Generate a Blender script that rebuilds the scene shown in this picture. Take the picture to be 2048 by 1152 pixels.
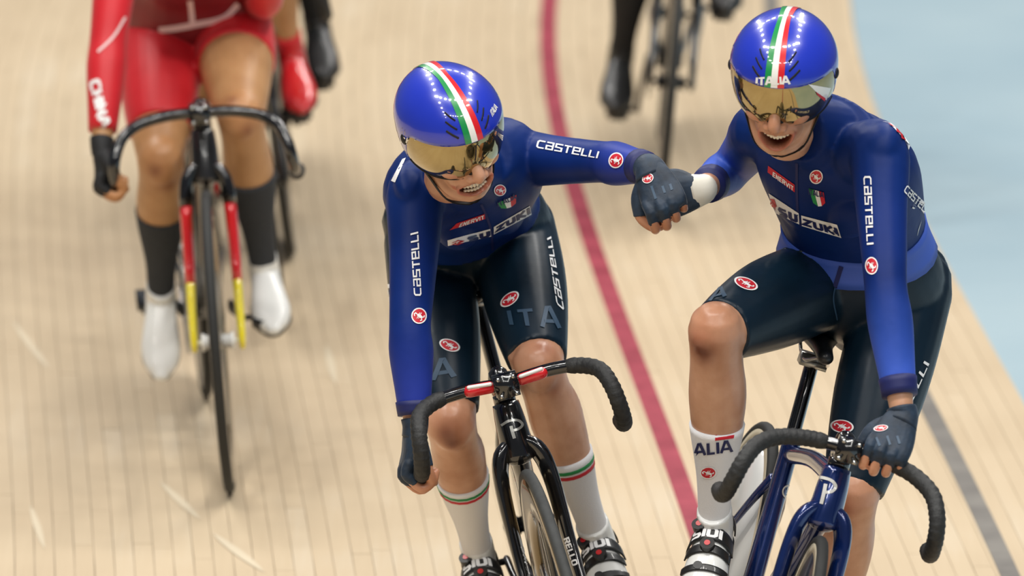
import bpy, math, random
import numpy as np
from mathutils.bvhtree import BVHTree
from mathutils import Vector

for o in list(bpy.data.objects):
    bpy.data.objects.remove(o)
random.seed(7)
rng = np.random.default_rng(7)
SC = bpy.context.scene
COL = SC.collection
A = np.array

# ------------------------------------------------------------------ camera
F_PX, CAM_H, PITCH = 18470.0, 4.67, math.radians(12.0)
CAM = A([0.0, 0.0, CAM_H])
RIGHT = A([1.0, 0, 0])
FWD = A([0, math.cos(PITCH), -math.sin(PITCH)])
UP = A([0, math.sin(PITCH), math.cos(PITCH)])
cam = bpy.data.cameras.new('camera')
cam.sensor_width = 36.0
cam.lens = F_PX / 2048 * 36.0
cam.clip_end = 300
cam.dof.use_dof = True
cam.dof.focus_distance = 17.7
cam.dof.aperture_fstop = 4.0
cam_ob = bpy.data.objects.new('camera', cam)
COL.objects.link(cam_ob)
cam_ob.location = CAM
cam_ob.rotation_euler = (math.pi / 2 - PITCH, 0, 0)
SC.camera = cam_ob

# ------------------------------------------------------------------ world, lamps, exposure
w = bpy.data.worlds.new('hall')
SC.world = w
w.use_nodes = True
w.node_tree.nodes['Background'].inputs[0].default_value = (0.80, 0.88, 1.0, 1)
w.node_tree.nodes['Background'].inputs[1].default_value = 0.13
SC.view_settings.view_transform = 'Standard'
SC.view_settings.look = 'None'
SC.view_settings.gamma = 1
SC.view_settings.use_curve_mapping = False
SC.view_settings.exposure = 0.0


def lamp(loc, size, power, aim=None, col=(1, 0.97, 0.92)):
    l = bpy.data.lights.new('hall_or_fill_lamp', 'AREA')
    l.shape = 'DISK'
    l.size = size
    l.energy = power
    l.color = col
    o = bpy.data.objects.new('hall_or_fill_lamp', l)
    COL.objects.link(o)
    o.location = loc
    if aim is not None:
        o.rotation_euler = (Vector(aim) - Vector(loc)).to_track_quat('-Z', 'Y').to_euler()
    return o


# rows of round lamps under the roof of the hall, either side of the track
for k in range(15):
    t = k / 14
    lamp((-5.5 + 1.5 * math.sin(t * 3), 5 + 30 * t, 9.5), 0.75, 44 + 75 * t)
    lamp((5.0 - 1.2 * math.sin(t * 3), 5 + 30 * t, 9.5), 0.75, 44 + 75 * t)
for k in range(9):  # extra cross rows, added as fill to brighten the riders and even out the floor
    lamp((-4 + k, 14.5 + 0.10 * (k - 4) ** 2, 8.5), 0.6, 62)
    lamp((-4 + k, 8.5 + 0.05 * (k - 4) ** 2, 8.0), 0.6, 42)  # front row added to brighten faces and chests
    lamp((-4 + k, 25.0 - 0.08 * (k - 4) ** 2, 8.5), 0.6, 42)

# ------------------------------------------------------------------ camera geometry helpers


def P(px, py, Z):
    """point at depth Z (m, along the view axis) seen at photo pixel px, py"""
    return CAM + Z * ((px - 1024) / F_PX * RIGHT + (576 - py) / F_PX * UP + FWD)


def ray(px, py):
    d = (px - 1024) / F_PX * RIGHT + (576 - py) / F_PX * UP + FWD
    return d / np.linalg.norm(d)


def depth(p):
    return float((A(p) - CAM) @ FWD)


def reach(p0, px, py, length, sign):
    """joint on the ray of a pixel, one bone length from p0; sign -1 = towards the camera"""
    d = ray(px, py)
    m = CAM - p0
    b = m @ d
    c = m @ m - length * length
    q = b * b - c
    t = -b + sign * math.sqrt(max(q, 0))
    return CAM + d * t


def unit(v):
    v = A(v, float)
    return v / (np.linalg.norm(v) + 1e-12)


def perp(v, t):
    return unit(v - t * (v @ t))


# ------------------------------------------------------------------ materials
MATS = {}


def mat(name, col, rough=0.5, metal=0.0, coat=0.0, noise=0.0, nscale=30, bump=0.0, bscale=200, spec=0.5,
        sheen=0.0, emit=None, tint=False, coat_rough=0.03, sss=0.0, tones=None):
    if name in MATS:
        return MATS[name]
    m = bpy.data.materials.new(name)
    m.use_nodes = True
    nt = m.node_tree
    b = nt.nodes['Principled BSDF']
    L = nt.links.new
    b.inputs['Base Color'].default_value = (*col, 1)
    b.inputs['Roughness'].default_value = rough
    b.inputs['Metallic'].default_value = metal
    b.inputs['Coat Weight'].default_value = coat
    b.inputs['Coat Roughness'].default_value = coat_rough
    b.inputs['Specular IOR Level'].default_value = spec
    b.inputs['Sheen Weight'].default_value = sheen
    b.inputs['Sheen Roughness'].default_value = 0.4
    if sss:
        b.inputs['Subsurface Weight'].default_value = sss
        b.inputs['Subsurface Radius'].default_value = (0.012, 0.004, 0.002)
    co = nt.nodes.new('ShaderNodeTexCoord')
    out = None
    if noise or tones:
        n = nt.nodes.new('ShaderNodeTexNoise')
        n.inputs['Scale'].default_value = nscale
        n.inputs['Detail'].default_value = 4
        L(co.outputs['Object'], n.inputs['Vector'])
        r = nt.nodes.new('ShaderNodeValToRGB')
        if tones:
            lo, hi = tones
        else:
            lo = tuple(c * (1 - noise) for c in col)
            hi = tuple(min(1, c * (1 + noise)) for c in col)
        r.color_ramp.elements[0].position = 0.3
        r.color_ramp.elements[1].position = 0.7
        r.color_ramp.elements[0].color = (*lo, 1)
        r.color_ramp.elements[1].color = (*hi, 1)
        L(n.outputs['Fac'], r.inputs['Fac'])
        out = r.outputs['Color']
    if tint:
        at = nt.nodes.new('ShaderNodeVertexColor')
        at.layer_name = 'tint'
        mx = nt.nodes.new('ShaderNodeMix')
        mx.data_type = 'RGBA'
        mx.blend_type = 'MULTIPLY'
        mx.inputs[0].default_value = 1
        if out is None:
            mx.inputs[6].default_value = (*col, 1)
        else:
            L(out, mx.inputs[6])
        L(at.outputs['Color'], mx.inputs[7])
        out = mx.outputs[2]
    if out is not None:
        L(out, b.inputs['Base Color'])
    if bump:
        n2 = nt.nodes.new('ShaderNodeTexNoise')
        n2.inputs['Scale'].default_value = bscale
        n2.inputs['Detail'].default_value = 3
        L(co.outputs['Object'], n2.inputs['Vector'])
        bp = nt.nodes.new('ShaderNodeBump')
        bp.inputs['Strength'].default_value = bump
        bp.inputs['Distance'].default_value = 0.004
        L(n2.outputs['Fac'], bp.inputs['Height'])
        L(bp.outputs['Normal'], b.inputs['Normal'])
    if emit:
        b.inputs['Emission Color'].default_value = (*col, 1)
        b.inputs['Emission Strength'].default_value = emit
    MATS[name] = m
    return m


def S(r, g, b):
    """sRGB 0-255 to linear"""
    f = lambda c: (c / 255 / 12.92) if c / 255 <= 0.04045 else ((c / 255 + 0.055) / 1.055) ** 2.4
    return (f(r), f(g), f(b))


M_SKIN = mat('skin_fair', S(208, 158, 128), 0.34, tint=True, sss=0.06, tones=(S(186, 134, 102), S(214, 166, 136)), nscale=14, bump=0.06, bscale=160)
M_SKIN2 = mat('skin_tan', S(214, 172, 128), 0.45, tint=True, sss=0.06, tones=(S(176, 130, 86), S(196, 150, 104)), nscale=14)
M_JERSEY = mat('jersey_blue', S(9, 38, 98), 0.5, tint=True, tones=(S(7, 34, 90), S(12, 42, 106)), nscale=7, bump=0.2, bscale=20, spec=0.14)
M_SLEEVE = mat('sleeve_blue', S(56, 74, 186), 0.55, sheen=0.2, tones=(S(48, 66, 176), S(62, 80, 192)), nscale=7, bump=0.08, bscale=25, spec=0.3)
M_HEM = mat('hem_light_blue', S(60, 92, 186), 0.55)
M_CUFF = mat('cuff_navy', S(16, 26, 88), 0.6)
M_SHORTS = mat('shorts_navy', S(12, 32, 46), 0.38, tones=(S(9, 27, 40), S(15, 37, 53)), nscale=8, bump=0.08, bscale=24, spec=0.28)
M_TONAL = mat('tonal_print', S(48, 74, 98), 0.5)
M_WHITE = mat('white_print', S(240, 240, 240), 0.55)
M_RED = mat('red_print', S(200, 26, 44), 0.5)
M_NAVYP = mat('navy_print', S(22, 30, 84), 0.5)
M_GREEN = mat('green_print', S(24, 140, 72), 0.5)
M_GLOVE = mat('glove_navy', S(22, 40, 60), 0.6, tones=(S(17, 32, 48), S(28, 50, 72)), nscale=40, bump=0.25, bscale=70, sheen=0.1)
M_GLOVEW = mat('glove_white', S(222, 218, 205), 0.7, bump=0.1, bscale=120)
M_BLACK = mat('black_cloth', S(24, 24, 26), 0.7, noise=0.15)
M_SOCK = mat('sock_white', S(232, 232, 234), 0.8, bump=0.15, bscale=300)
M_SOCKB = mat('sock_charcoal', S(40, 44, 50), 0.85, tones=(S(34, 38, 44), S(52, 56, 62)), nscale=300)
M_HELM = mat('helmet_blue', S(34, 54, 186), 0.25, coat=1.0, tones=(S(26, 46, 172), S(32, 56, 190)), nscale=5)
M_VISOR = mat('visor_gold_mirror', (0.36, 0.28, 0.13), 0.06, metal=0.95, coat=0.4)
M_GREENG = mat('stripe_green', S(20, 140, 70), 0.3, coat=0.8)
M_WHITEG = mat('stripe_white', S(238, 236, 232), 0.3, coat=0.8)
M_REDG = mat('stripe_red', S(212, 28, 36), 0.3, coat=0.8)
M_SLOT = mat('vent_black', (0.004, 0.004, 0.006), 0.6)
M_STRAP = mat('strap_black', S(20, 20, 24), 0.7)
M_TEETH = mat('teeth', S(238, 228, 208), 0.25, coat=0.3)
M_TONGUE = mat('mouth_inside', S(92, 30, 30), 0.4)
M_PBLACK = mat('paint_black', (0.006, 0.006, 0.007), 0.18, coat=1.0)
M_PBLUE = mat('paint_blue', S(14, 42, 104), 0.22, metal=0.35, coat=1.0, tones=(S(10, 34, 92), S(18, 50, 120)), nscale=6)
M_TAPE = mat('bar_tape', S(32, 33, 34), 0.62, bump=0.35, bscale=160, tones=(S(24, 25, 26), S(42, 43, 43)), nscale=90)
M_TIRE = mat('tire_rubber', S(58, 60, 60), 0.7, noise=0.15, nscale=60)
M_TIREB = mat('tire_black', S(30, 31, 30), 0.7, noise=0.15, nscale=60)
M_RIM = mat('rim_bronze', S(120, 104, 74), 0.22, metal=0.75, coat=0.5)
M_RIMC = mat('rim_cream', S(216, 206, 180), 0.4, coat=0.3)
M_DISC = mat('disc_white', S(226, 226, 222), 0.35, coat=0.4)
M_CARB = mat('carbon', (0.012, 0.012, 0.013), 0.3, coat=0.6)
M_STEEL = mat('steel', S(190, 190, 188), 0.22, metal=1.0)
M_CHROME = mat('grey_alloy', S(196, 196, 190), 0.3, metal=0.7)
M_REDP = mat('paint_red', S(204, 30, 36), 0.25, coat=0.8)
M_YELP = mat('paint_yellow', S(232, 214, 40), 0.3, coat=0.8)
M_WHITEP = mat('paint_white', S(230, 230, 226), 0.3, coat=0.8)
M_SHOEW = mat('shoe_white', S(232, 233, 230), 0.35, coat=0.3, bump=0.05, bscale=60)
M_SHOEB = mat('shoe_black', S(26, 27, 28), 0.4, coat=0.2)
M_SOLE = mat('sole_dark', S(30, 30, 32), 0.5)
M_REDJ = mat('suit_red', S(208, 26, 38), 0.5, sheen=0.15, tones=(S(196, 20, 32), S(216, 34, 46)), nscale=8, bump=0.08, bscale=25)
M_MAROON = mat('suit_maroon', S(126, 24, 34), 0.5, tones=(S(112, 18, 28), S(142, 30, 40)), nscale=8, bump=0.08, bscale=25)
M_PINKW = mat('suit_piping', S(232, 204, 204), 0.6)

# ------------------------------------------------------------------ mesh helpers


def link(name, V, Fc, mats, parent=None, midx=None, smooth=True, tint=None):
    V = np.asarray(V, float)
    if parent is not None:
        V = V - A(parent['o'])
    me = bpy.data.meshes.new(name)
    if isinstance(Fc, np.ndarray):
        Fc = Fc.tolist()
    me.from_pydata(V.tolist(), [], Fc)
    if not isinstance(mats, (list, tuple)):
        mats = [mats]
    for m in mats:
        me.materials.append(m)
    if midx is not None:
        me.polygons.foreach_set('material_index', np.asarray(midx, np.int32))
    if smooth:
        me.polygons.foreach_set('use_smooth', np.ones(len(me.polygons), bool))
    if tint is not None:
        ca = me.color_attributes.new('tint', 'FLOAT_COLOR', 'POINT')
        t4 = np.ones((len(V), 4), np.float32)
        t4[:, :3] = tint
        ca.data.foreach_set('color', t4.ravel())
    me.update()
    o = bpy.data.objects.new(name, me)
    COL.objects.link(o)
    if parent is not None:
        if parent.type == 'MESH' or parent.get('_mesh'):
            pass
        o.parent = parent
        o['o'] = parent['o']
    else:
        o['o'] = (0.0, 0.0, 0.0)
    return o


def thing(name, label, cat, loc, group=None):
    o = bpy.data.objects.new(name, None)
    COL.objects.link(o)
    o.empty_display_size = 0.1
    o.location = loc
    o['o'] = tuple(float(x) for x in loc)
    o['label'] = label
    o['category'] = cat
    if group:
        o['group'] = group
    return o


def join(pieces):
    Vs, Fs, n = [], [], 0
    for V, Fc in pieces:
        Vs.append(np.asarray(V, float))
        Fs += [[i + n for i in f] for f in Fc]
        n += len(V)
    return np.vstack(Vs), Fs


def catmull(pts, sub):
    pts = np.asarray(pts, float)
    if len(pts) < 3 or sub <= 1:
        if sub <= 1:
            return pts
        t = np.linspace(0, 1, sub + 1)[:, None]
        return pts[0] * (1 - t) + pts[1] * t
    ext = np.vstack([2 * pts[0] - pts[1], pts, 2 * pts[-1] - pts[-2]])
    out = []
    for i in range(1, len(ext) - 2):
        p0, p1, p2, p3 = ext[i - 1], ext[i], ext[i + 1], ext[i + 2]
        for k in range(sub):
            t = k / sub
            out.append(0.5 * ((2 * p1) + (-p0 + p2) * t + (2 * p0 - 5 * p1 + 4 * p2 - p3) * t * t + (-p0 + 3 * p1 - 3 * p2 + p3) * t ** 3))
    out.append(pts[-1])
    return A(out)


def tube(pts, rads, n=16, sub=4, caps=(1, 1), ref=None, grow=0.0, power=1.0, t0=0.0, t1=1.0):
    """lofted limb. rads: scalar or (k,) or (k,2) (first along ref). caps: 1 round, 0 flat"""
    pts = np.asarray(pts, float)
    k = len(pts)
    rads = np.asarray(rads, float)
    if rads.ndim == 0:
        rads = np.full(k, float(rads))
    if rads.ndim == 1:
        rads = np.stack([rads, rads], 1)
    C = catmull(np.hstack([pts, rads]), sub)
    if t0 > 0 or t1 < 1:
        m = len(C)
        xs = np.linspace(0, 1, m)
        q = np.linspace(t0, t1, max(4, int(round((t1 - t0) * m)) + 1))
        C = np.stack([np.interp(q, xs, C[:, j]) for j in range(C.shape[1])], 1)
    c, r = C[:, :3], C[:, 3:] + grow
    m = len(c)
    tg = np.gradient(c, axis=0)
    tg /= np.linalg.norm(tg, axis=1)[:, None] + 1e-12
    if ref is None:
        ref = A([0, 0, 1.0]) if abs(tg[0][2]) < 0.9 else A([1.0, 0, 0])
    ref = np.asarray(ref, float)
    if ref.ndim == 2:
        rr = catmull(ref, sub) if len(ref) == k else np.repeat(ref, m, 0)
        if len(rr) != m:
            q = np.linspace(t0, t1, m)
            xs = np.linspace(0, 1, len(rr))
            rr = np.stack([np.interp(q, xs, rr[:, j]) for j in range(3)], 1)
    ws = []
    cur = ref if ref.ndim == 1 else None
    for i in range(m):
        v = rr[i] if ref.ndim == 2 else cur
        wv = perp(v, tg[i])
        if ref.ndim == 1:
            cur = wv
        ws.append(wv)
    ang = np.linspace(0, 2 * math.pi, n, endpoint=False)
    ca, sa = np.cos(ang), np.sin(ang)
    if power != 1.0:
        ca = np.sign(ca) * np.abs(ca) ** power
        sa = np.sign(sa) * np.abs(sa) ** power
    rings = []

    def ring(cc, wv, t, ra, rb):
        d = np.cross(t, wv)
        return cc + np.outer(ca, wv) * ra + np.outer(sa, d) * rb
    if caps[0]:
        for a in (0.12, 0.5, 0.85):
            rm = min(r[0])
            rings.append(ring(c[0] - tg[0] * rm * math.cos(math.asin(a)), ws[0], tg[0], r[0][0] * a, r[0][1] * a))
    for i in range(m):
        rings.append(ring(c[i], ws[i], tg[i], r[i][0], r[i][1]))
    if caps[1]:
        for a in (0.85, 0.5, 0.12):
            rm = min(r[-1])
            rings.append(ring(c[-1] + tg[-1] * rm * math.cos(math.asin(a)), ws[-1], tg[-1], r[-1][0] * a, r[-1][1] * a))
    V = np.vstack(rings)
    R = len(rings)
    Fc = []
    for i in range(R - 1):
        for j in range(n):
            a, b = i * n + j, i * n + (j + 1) % n
            Fc.append([a, b, b + n, a + n])
    Fc.append(list(range(n - 1, -1, -1)))
    Fc.append(list(range((R - 1) * n, R * n)))
    return V, Fc


def ellipsoid(c, ax, n=16, mrow=10):
    """ax: three row vectors (scaled semi axes)"""
    ax = np.asarray(ax, float)
    if ax.ndim == 0:
        ax = np.eye(3) * float(ax)
    elif ax.ndim == 1:
        ax = np.diag(ax)
    V, Fc = [], []
    for i in range(mrow + 1):
        th = math.pi * i / mrow
        if i in (0, mrow):
            V.append([0, 0, math.cos(th)])
            continue
        for j in range(n):
            a = 2 * math.pi * j / n
            V.append([math.sin(th) * math.cos(a), math.sin(th) * math.sin(a), math.cos(th)])
    V = A(V) @ ax + A(c)
    for j in range(n):
        Fc.append([0, 1 + j, 1 + (j + 1) % n])
    for i in range(1, mrow - 1):
        for j in range(n):
            a = 1 + (i - 1) * n + j
            b = 1 + (i - 1) * n + (j + 1) % n
            Fc.append([a, a + n, b + n, b])
    last = len(V) - 1
    base = 1 + (mrow - 2) * n
    for j in range(n):
        Fc.append([base + j, last, base + (j + 1) % n])
    if np.linalg.det(ax) < 0:
        Fc = [f[::-1] for f in Fc]
    return V, Fc


def box(c, ax, bevel=0.0):
    ax = np.asarray(ax, float)
    V = A([[x, y, z] for x in (-1, 1) for y in (-1, 1) for z in (-1, 1)], float) @ ax + A(c)
    Fc = [[0, 1, 3, 2], [4, 6, 7, 5], [0, 4, 5, 1], [2, 3, 7, 6], [0, 2, 6, 4], [1, 5, 7, 3]]
    return V, Fc


def lathe(prof, c, axis, ref, n=64):
    """prof: list of (radius, offset along axis), closed loop"""
    axis = unit(axis)
    u = perp(A(ref, float), axis)
    v = np.cross(axis, u)
    k = len(prof)
    V, Fc = [], []
    for i in range(n):
        a = 2 * math.pi * i / n
        d = u * math.cos(a) + v * math.sin(a)
        for r, h in prof:
            V.append(A(c) + d * r + axis * h)
    for i in range(n):
        for j in range(k):
            a, b = i * k + j, i * k + (j + 1) % k
            a2, b2 = ((i + 1) % n) * k + j, ((i + 1) % n) * k + (j + 1) % k
            Fc.append([a, b, b2, a2])
    return A(V), Fc


def cyl(p0, p1, r, n=14):
    return tube([p0, p1], r, n=n, sub=1, caps=(0, 0))


def remesh(pieces, voxel, iters=6, lam=0.5):
    V, Fc = join(pieces)
    me = bpy.data.meshes.new('tmp')
    me.from_pydata(V.tolist(), [], Fc)
    ob = bpy.data.objects.new('tmp', me)
    COL.objects.link(ob)
    md = ob.modifiers.new('r', 'REMESH')
    md.mode = 'VOXEL'
    md.voxel_size = voxel
    dg = bpy.context.evaluated_depsgraph_get()
    m2 = bpy.data.meshes.new_from_object(ob.evaluated_get(dg))
    nv = len(m2.vertices)
    X = np.empty(nv * 3)
    m2.vertices.foreach_get('co', X)
    X = X.reshape(-1, 3)
    E = np.empty(len(m2.edges) * 2, np.int32)
    m2.edges.foreach_get('vertices', E)
    E = E.reshape(-1, 2)
    lt = np.empty(len(m2.polygons), np.int32)
    m2.polygons.foreach_get('loop_total', lt)
    lv = np.empty(len(m2.loops), np.int32)
    m2.loops.foreach_get('vertex_index', lv)
    if (lt == 4).all():
        Fo = lv.reshape(-1, 4)
    else:
        Fo, s = [], 0
        for q in lt:
            Fo.append(lv[s:s + q].tolist())
            s += q
    bpy.data.objects.remove(ob)
    bpy.data.meshes.remove(me)
    bpy.data.meshes.remove(m2)
    a, b = E[:, 0], E[:, 1]
    deg = np.bincount(a, minlength=nv) + np.bincount(b, minlength=nv) + 1e-9
    for it in range(iters):
        for lm in ((lam, -lam * 0.92) if iters > 3 else (lam,)):
            acc = np.stack([np.bincount(a, X[b, j], nv) + np.bincount(b, X[a, j], nv) for j in range(3)], 1)
            X = X + lm * (acc / deg[:, None] - X)
    return X, Fo


def bvh(V, Fc):
    return BVHTree.FromPolygons([tuple(x) for x in V], Fc if not isinstance(Fc, np.ndarray) else Fc.tolist())


def obj_bvh(o):
    me = o.data
    off = A(o['o'])
    V = np.empty(len(me.vertices) * 3)
    me.vertices.foreach_get('co', V)
    V = V.reshape(-1, 3) + off
    return BVHTree.FromPolygons([tuple(x) for x in V], [tuple(p.vertices) for p in me.polygons])


def lay(tree, pix, off):
    """points where the rays of photo pixels meet a surface, lifted off it"""
    out = [None] * len(pix)
    zs = []
    for i, (x, y) in enumerate(pix):
        d = ray(x, y)
        h, nrm, _, dist = tree.ray_cast(Vector(CAM), Vector(d))
        if h is not None:
            n = A(nrm)
            if n @ d > 0:
                n = -n
            out[i] = A(h) + n * off
            zs.append(depth(h))
    zm = float(np.median(zs)) if zs else 17.7
    for i, (x, y) in enumerate(pix):
        if out[i] is None:
            q = P(x, y, zm)
            h, nrm, _, dist = tree.find_nearest(Vector(q))
            n = A(nrm)
            out[i] = A(h) + n * off
    return A(out)


# ------------------------------------------------------------------ lettering from strokes
G = {
    'A': (0.72, [[(0, 0), (0.3, 1), (0.42, 1), (0.72, 0)], [(0.13, 0.32), (0.59, 0.32)]]),
    'I': (0.1, [[(0.05, 0), (0.05, 1)]]),
    'T': (0.64, [[(0, 0.93), (0.64, 0.93)], [(0.32, 0), (0.32, 0.93)]]),
    'L': (0.5, [[(0.06, 1), (0.06, 0.07), (0.5, 0.07)]]),
    'S': (0.62, [[(0.6, 0.9), (0.12, 0.92), (0.05, 0.72), (0.12, 0.54), (0.5, 0.46), (0.58, 0.26), (0.5, 0.08), (0.0, 0.1)]]),
    'U': (0.62, [[(0.06, 1), (0.06, 0.2), (0.16, 0.07), (0.46, 0.07), (0.56, 0.2), (0.56, 1)]]),
    'Z': (0.66, [[(0.02, 0.92), (0.6, 0.92), (0.04, 0.08), (0.66, 0.08)]]),
    'K': (0.66, [[(0.06, 0), (0.06, 1)], [(0.62, 1), (0.12, 0.5), (0.66, 0)]]),
    'E': (0.54, [[(0.54, 0.93), (0.06, 0.93), (0.06, 0.07), (0.54, 0.07)], [(0.06, 0.5), (0.48, 0.5)]]),
    'N': (0.62, [[(0.06, 0), (0.06, 0.94), (0.54, 0.06), (0.54, 1)]]),
    'R': (0.62, [[(0.06, 0), (0.06, 0.93), (0.5, 0.93), (0.56, 0.72), (0.5, 0.5), (0.08, 0.5)], [(0.3, 0.5), (0.6, 0)]]),
    'V': (0.66, [[(0, 1), (0.33, 0.05), (0.66, 1)]]),
    'C': (0.6, [[(0.6, 0.84), (0.48, 0.93), (0.16, 0.93), (0.06, 0.78), (0.06, 0.22), (0.16, 0.07), (0.48, 0.07), (0.6, 0.16)]]),
    'H': (0.62, [[(0.06, 0), (0.06, 1)], [(0.56, 0), (0.56, 1)], [(0.06, 0.5), (0.56, 0.5)]]),
    'P': (0.6, [[(0.06, 0), (0.06, 0.93), (0.5, 0.93), (0.56, 0.7), (0.5, 0.46), (0.08, 0.46)]]),
    'D': (0.62, [[(0.06, 0.07), (0.06, 0.93), (0.44, 0.93), (0.56, 0.78), (0.56, 0.22), (0.44, 0.07), (0.0, 0.07)]]),
    'O': (0.64, [[(0.32, 0.93), (0.12, 0.9), (0.06, 0.72), (0.06, 0.28), (0.12, 0.1), (0.32, 0.07), (0.52, 0.1), (0.58, 0.28), (0.58, 0.72), (0.52, 0.9), (0.32, 0.93)]]),
    # squared lower-case letters
    'c': (0.74, [[(0.74, 0.93), (0.2, 0.93), (0.07, 0.8), (0.07, 0.2), (0.2, 0.07), (0.74, 0.07)]]),
    'a': (0.74, [[(0.04, 0.93), (0.67, 0.93), (0.67, 0.07), (0.07, 0.07), (0.07, 0.5), (0.67, 0.5)]]),
    's': (0.72, [[(0.72, 0.93), (0.07, 0.93), (0.07, 0.52), (0.65, 0.48), (0.65, 0.07), (0.0, 0.07)]]),
    't': (0.7, [[(0, 0.93), (0.7, 0.93)], [(0.34, 0.0), (0.34, 0.93)]]),
    'e': (0.74, [[(0.72, 0.07), (0.07, 0.07), (0.07, 0.93), (0.67, 0.93), (0.67, 0.5), (0.07, 0.5)]]),
    'l': (0.6, [[(0.07, 1), (0.07, 0.07), (0.6, 0.07)]]),
    'i': (0.14, [[(0.07, 0), (0.07, 1)]]),
}


def stroke(pl, wd):
    pl = A(pl, float)
    m = len(pl)
    L_, R_ = [], []
    for i in range(m):
        d0 = pl[i] - pl[i - 1] if i > 0 else pl[1] - pl[0]
        d1 = pl[i + 1] - pl[i] if i < m - 1 else pl[-1] - pl[-2]
        d0 = d0 / (np.linalg.norm(d0) + 1e-9)
        d1 = d1 / (np.linalg.norm(d1) + 1e-9)
        n0, n1 = A([-d0[1], d0[0]]), A([-d1[1], d1[0]])
        nn = n0 + n1
        ln = np.linalg.norm(nn)
        nn = n0 if ln < 1e-6 else nn / ln
        k = 1 / max(0.45, nn @ n0)
        L_.append(pl[i] + nn * wd / 2 * k)
        R_.append(pl[i] - nn * wd / 2 * k)
    V = L_ + R_
    Fc = [[i, m + i, m + i + 1, i + 1] for i in range(m - 1)]
    return A(V), Fc


def densify(pl, step=0.25):
    out = [A(pl[0], float)]
    for a, b in zip(pl[:-1], pl[1:]):
        a, b = A(a, float), A(b, float)
        k = max(1, int(np.linalg.norm(b - a) / step))
        for i in range(1, k + 1):
            out.append(a + (b - a) * i / k)
    return out


def word2d(txt, wd=0.16, gap=0.16):
    x = 0
    ps = []
    for ch in txt:
        if ch == ' ':
            x += 0.4
            continue
        gw, pls = G[ch]
        for pl in pls:
            V, Fc = stroke(densify(pl), wd)
            ps.append((V + A([x, 0]), Fc))
        x += gw + gap
    V, Fc = join([(np.hstack([v, np.zeros((len(v), 1))]), f) for v, f in ps])
    return V[:, :2] / A([x - gap, 1]), Fc


def quad_map(uv, q):
    """bilinear map of the unit square to four pixels: bottom-left, bottom-right, top-right, top-left"""
    u, v = uv[:, :1], uv[:, 1:2]
    bl, br, tr, tl = (A(c, float) for c in q)
    return (1 - u) * (1 - v) * bl + u * (1 - v) * br + u * v * tr + (1 - u) * v * tl


def print_mesh(name, tree, uv, Fc, q, m, parent, off=0.0016, midx=None):
    px = quad_map(uv, q)
    V = lay(tree, px, off)
    # faces turned outwards
    n0 = A(Fc[0])
    nn = np.cross(V[n0[1]] - V[n0[0]], V[n0[2]] - V[n0[1]])
    if nn @ (V[n0[0]] - CAM) > 0:
        Fc = [f[::-1] for f in Fc]
    return link(name, V, Fc, m, parent, midx)


def lettering(tree, txt, q, m, parent, wd=0.16, gap=0.16, off=0.0018, name='lettering'):
    uv, Fc = word2d(txt, wd, gap)
    return print_mesh(name, tree, uv, Fc, q, m, parent, off)


def patch(tree, q, m, parent, nu=12, nv=4, off=0.0012, name='panel'):
    uv = A([[i / nu, j / nv] for j in range(nv + 1) for i in range(nu + 1)])
    Fc = [[j * (nu + 1) + i, j * (nu + 1) + i + 1, (j + 1) * (nu + 1) + i + 1, (j + 1) * (nu + 1) + i] for j in range(nv) for i in range(nu)]
    return print_mesh(name, tree, uv, Fc, q, m, parent, off)


def line(tree, pts, wpx, m, parent, off=0.0015, name='piping'):
    pl = catmull(A(pts, float), 5)
    V, Fc = stroke(pl, wpx)
    X = lay(tree, V, off)
    n0 = A(Fc[0])
    nn = np.cross(X[n0[1]] - X[n0[0]], X[n0[2]] - X[n0[1]])
    if nn @ (X[n0[0]] - CAM) > 0:
        Fc = [f[::-1] for f in Fc]
    return link(name, X, Fc, m, parent)


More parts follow.
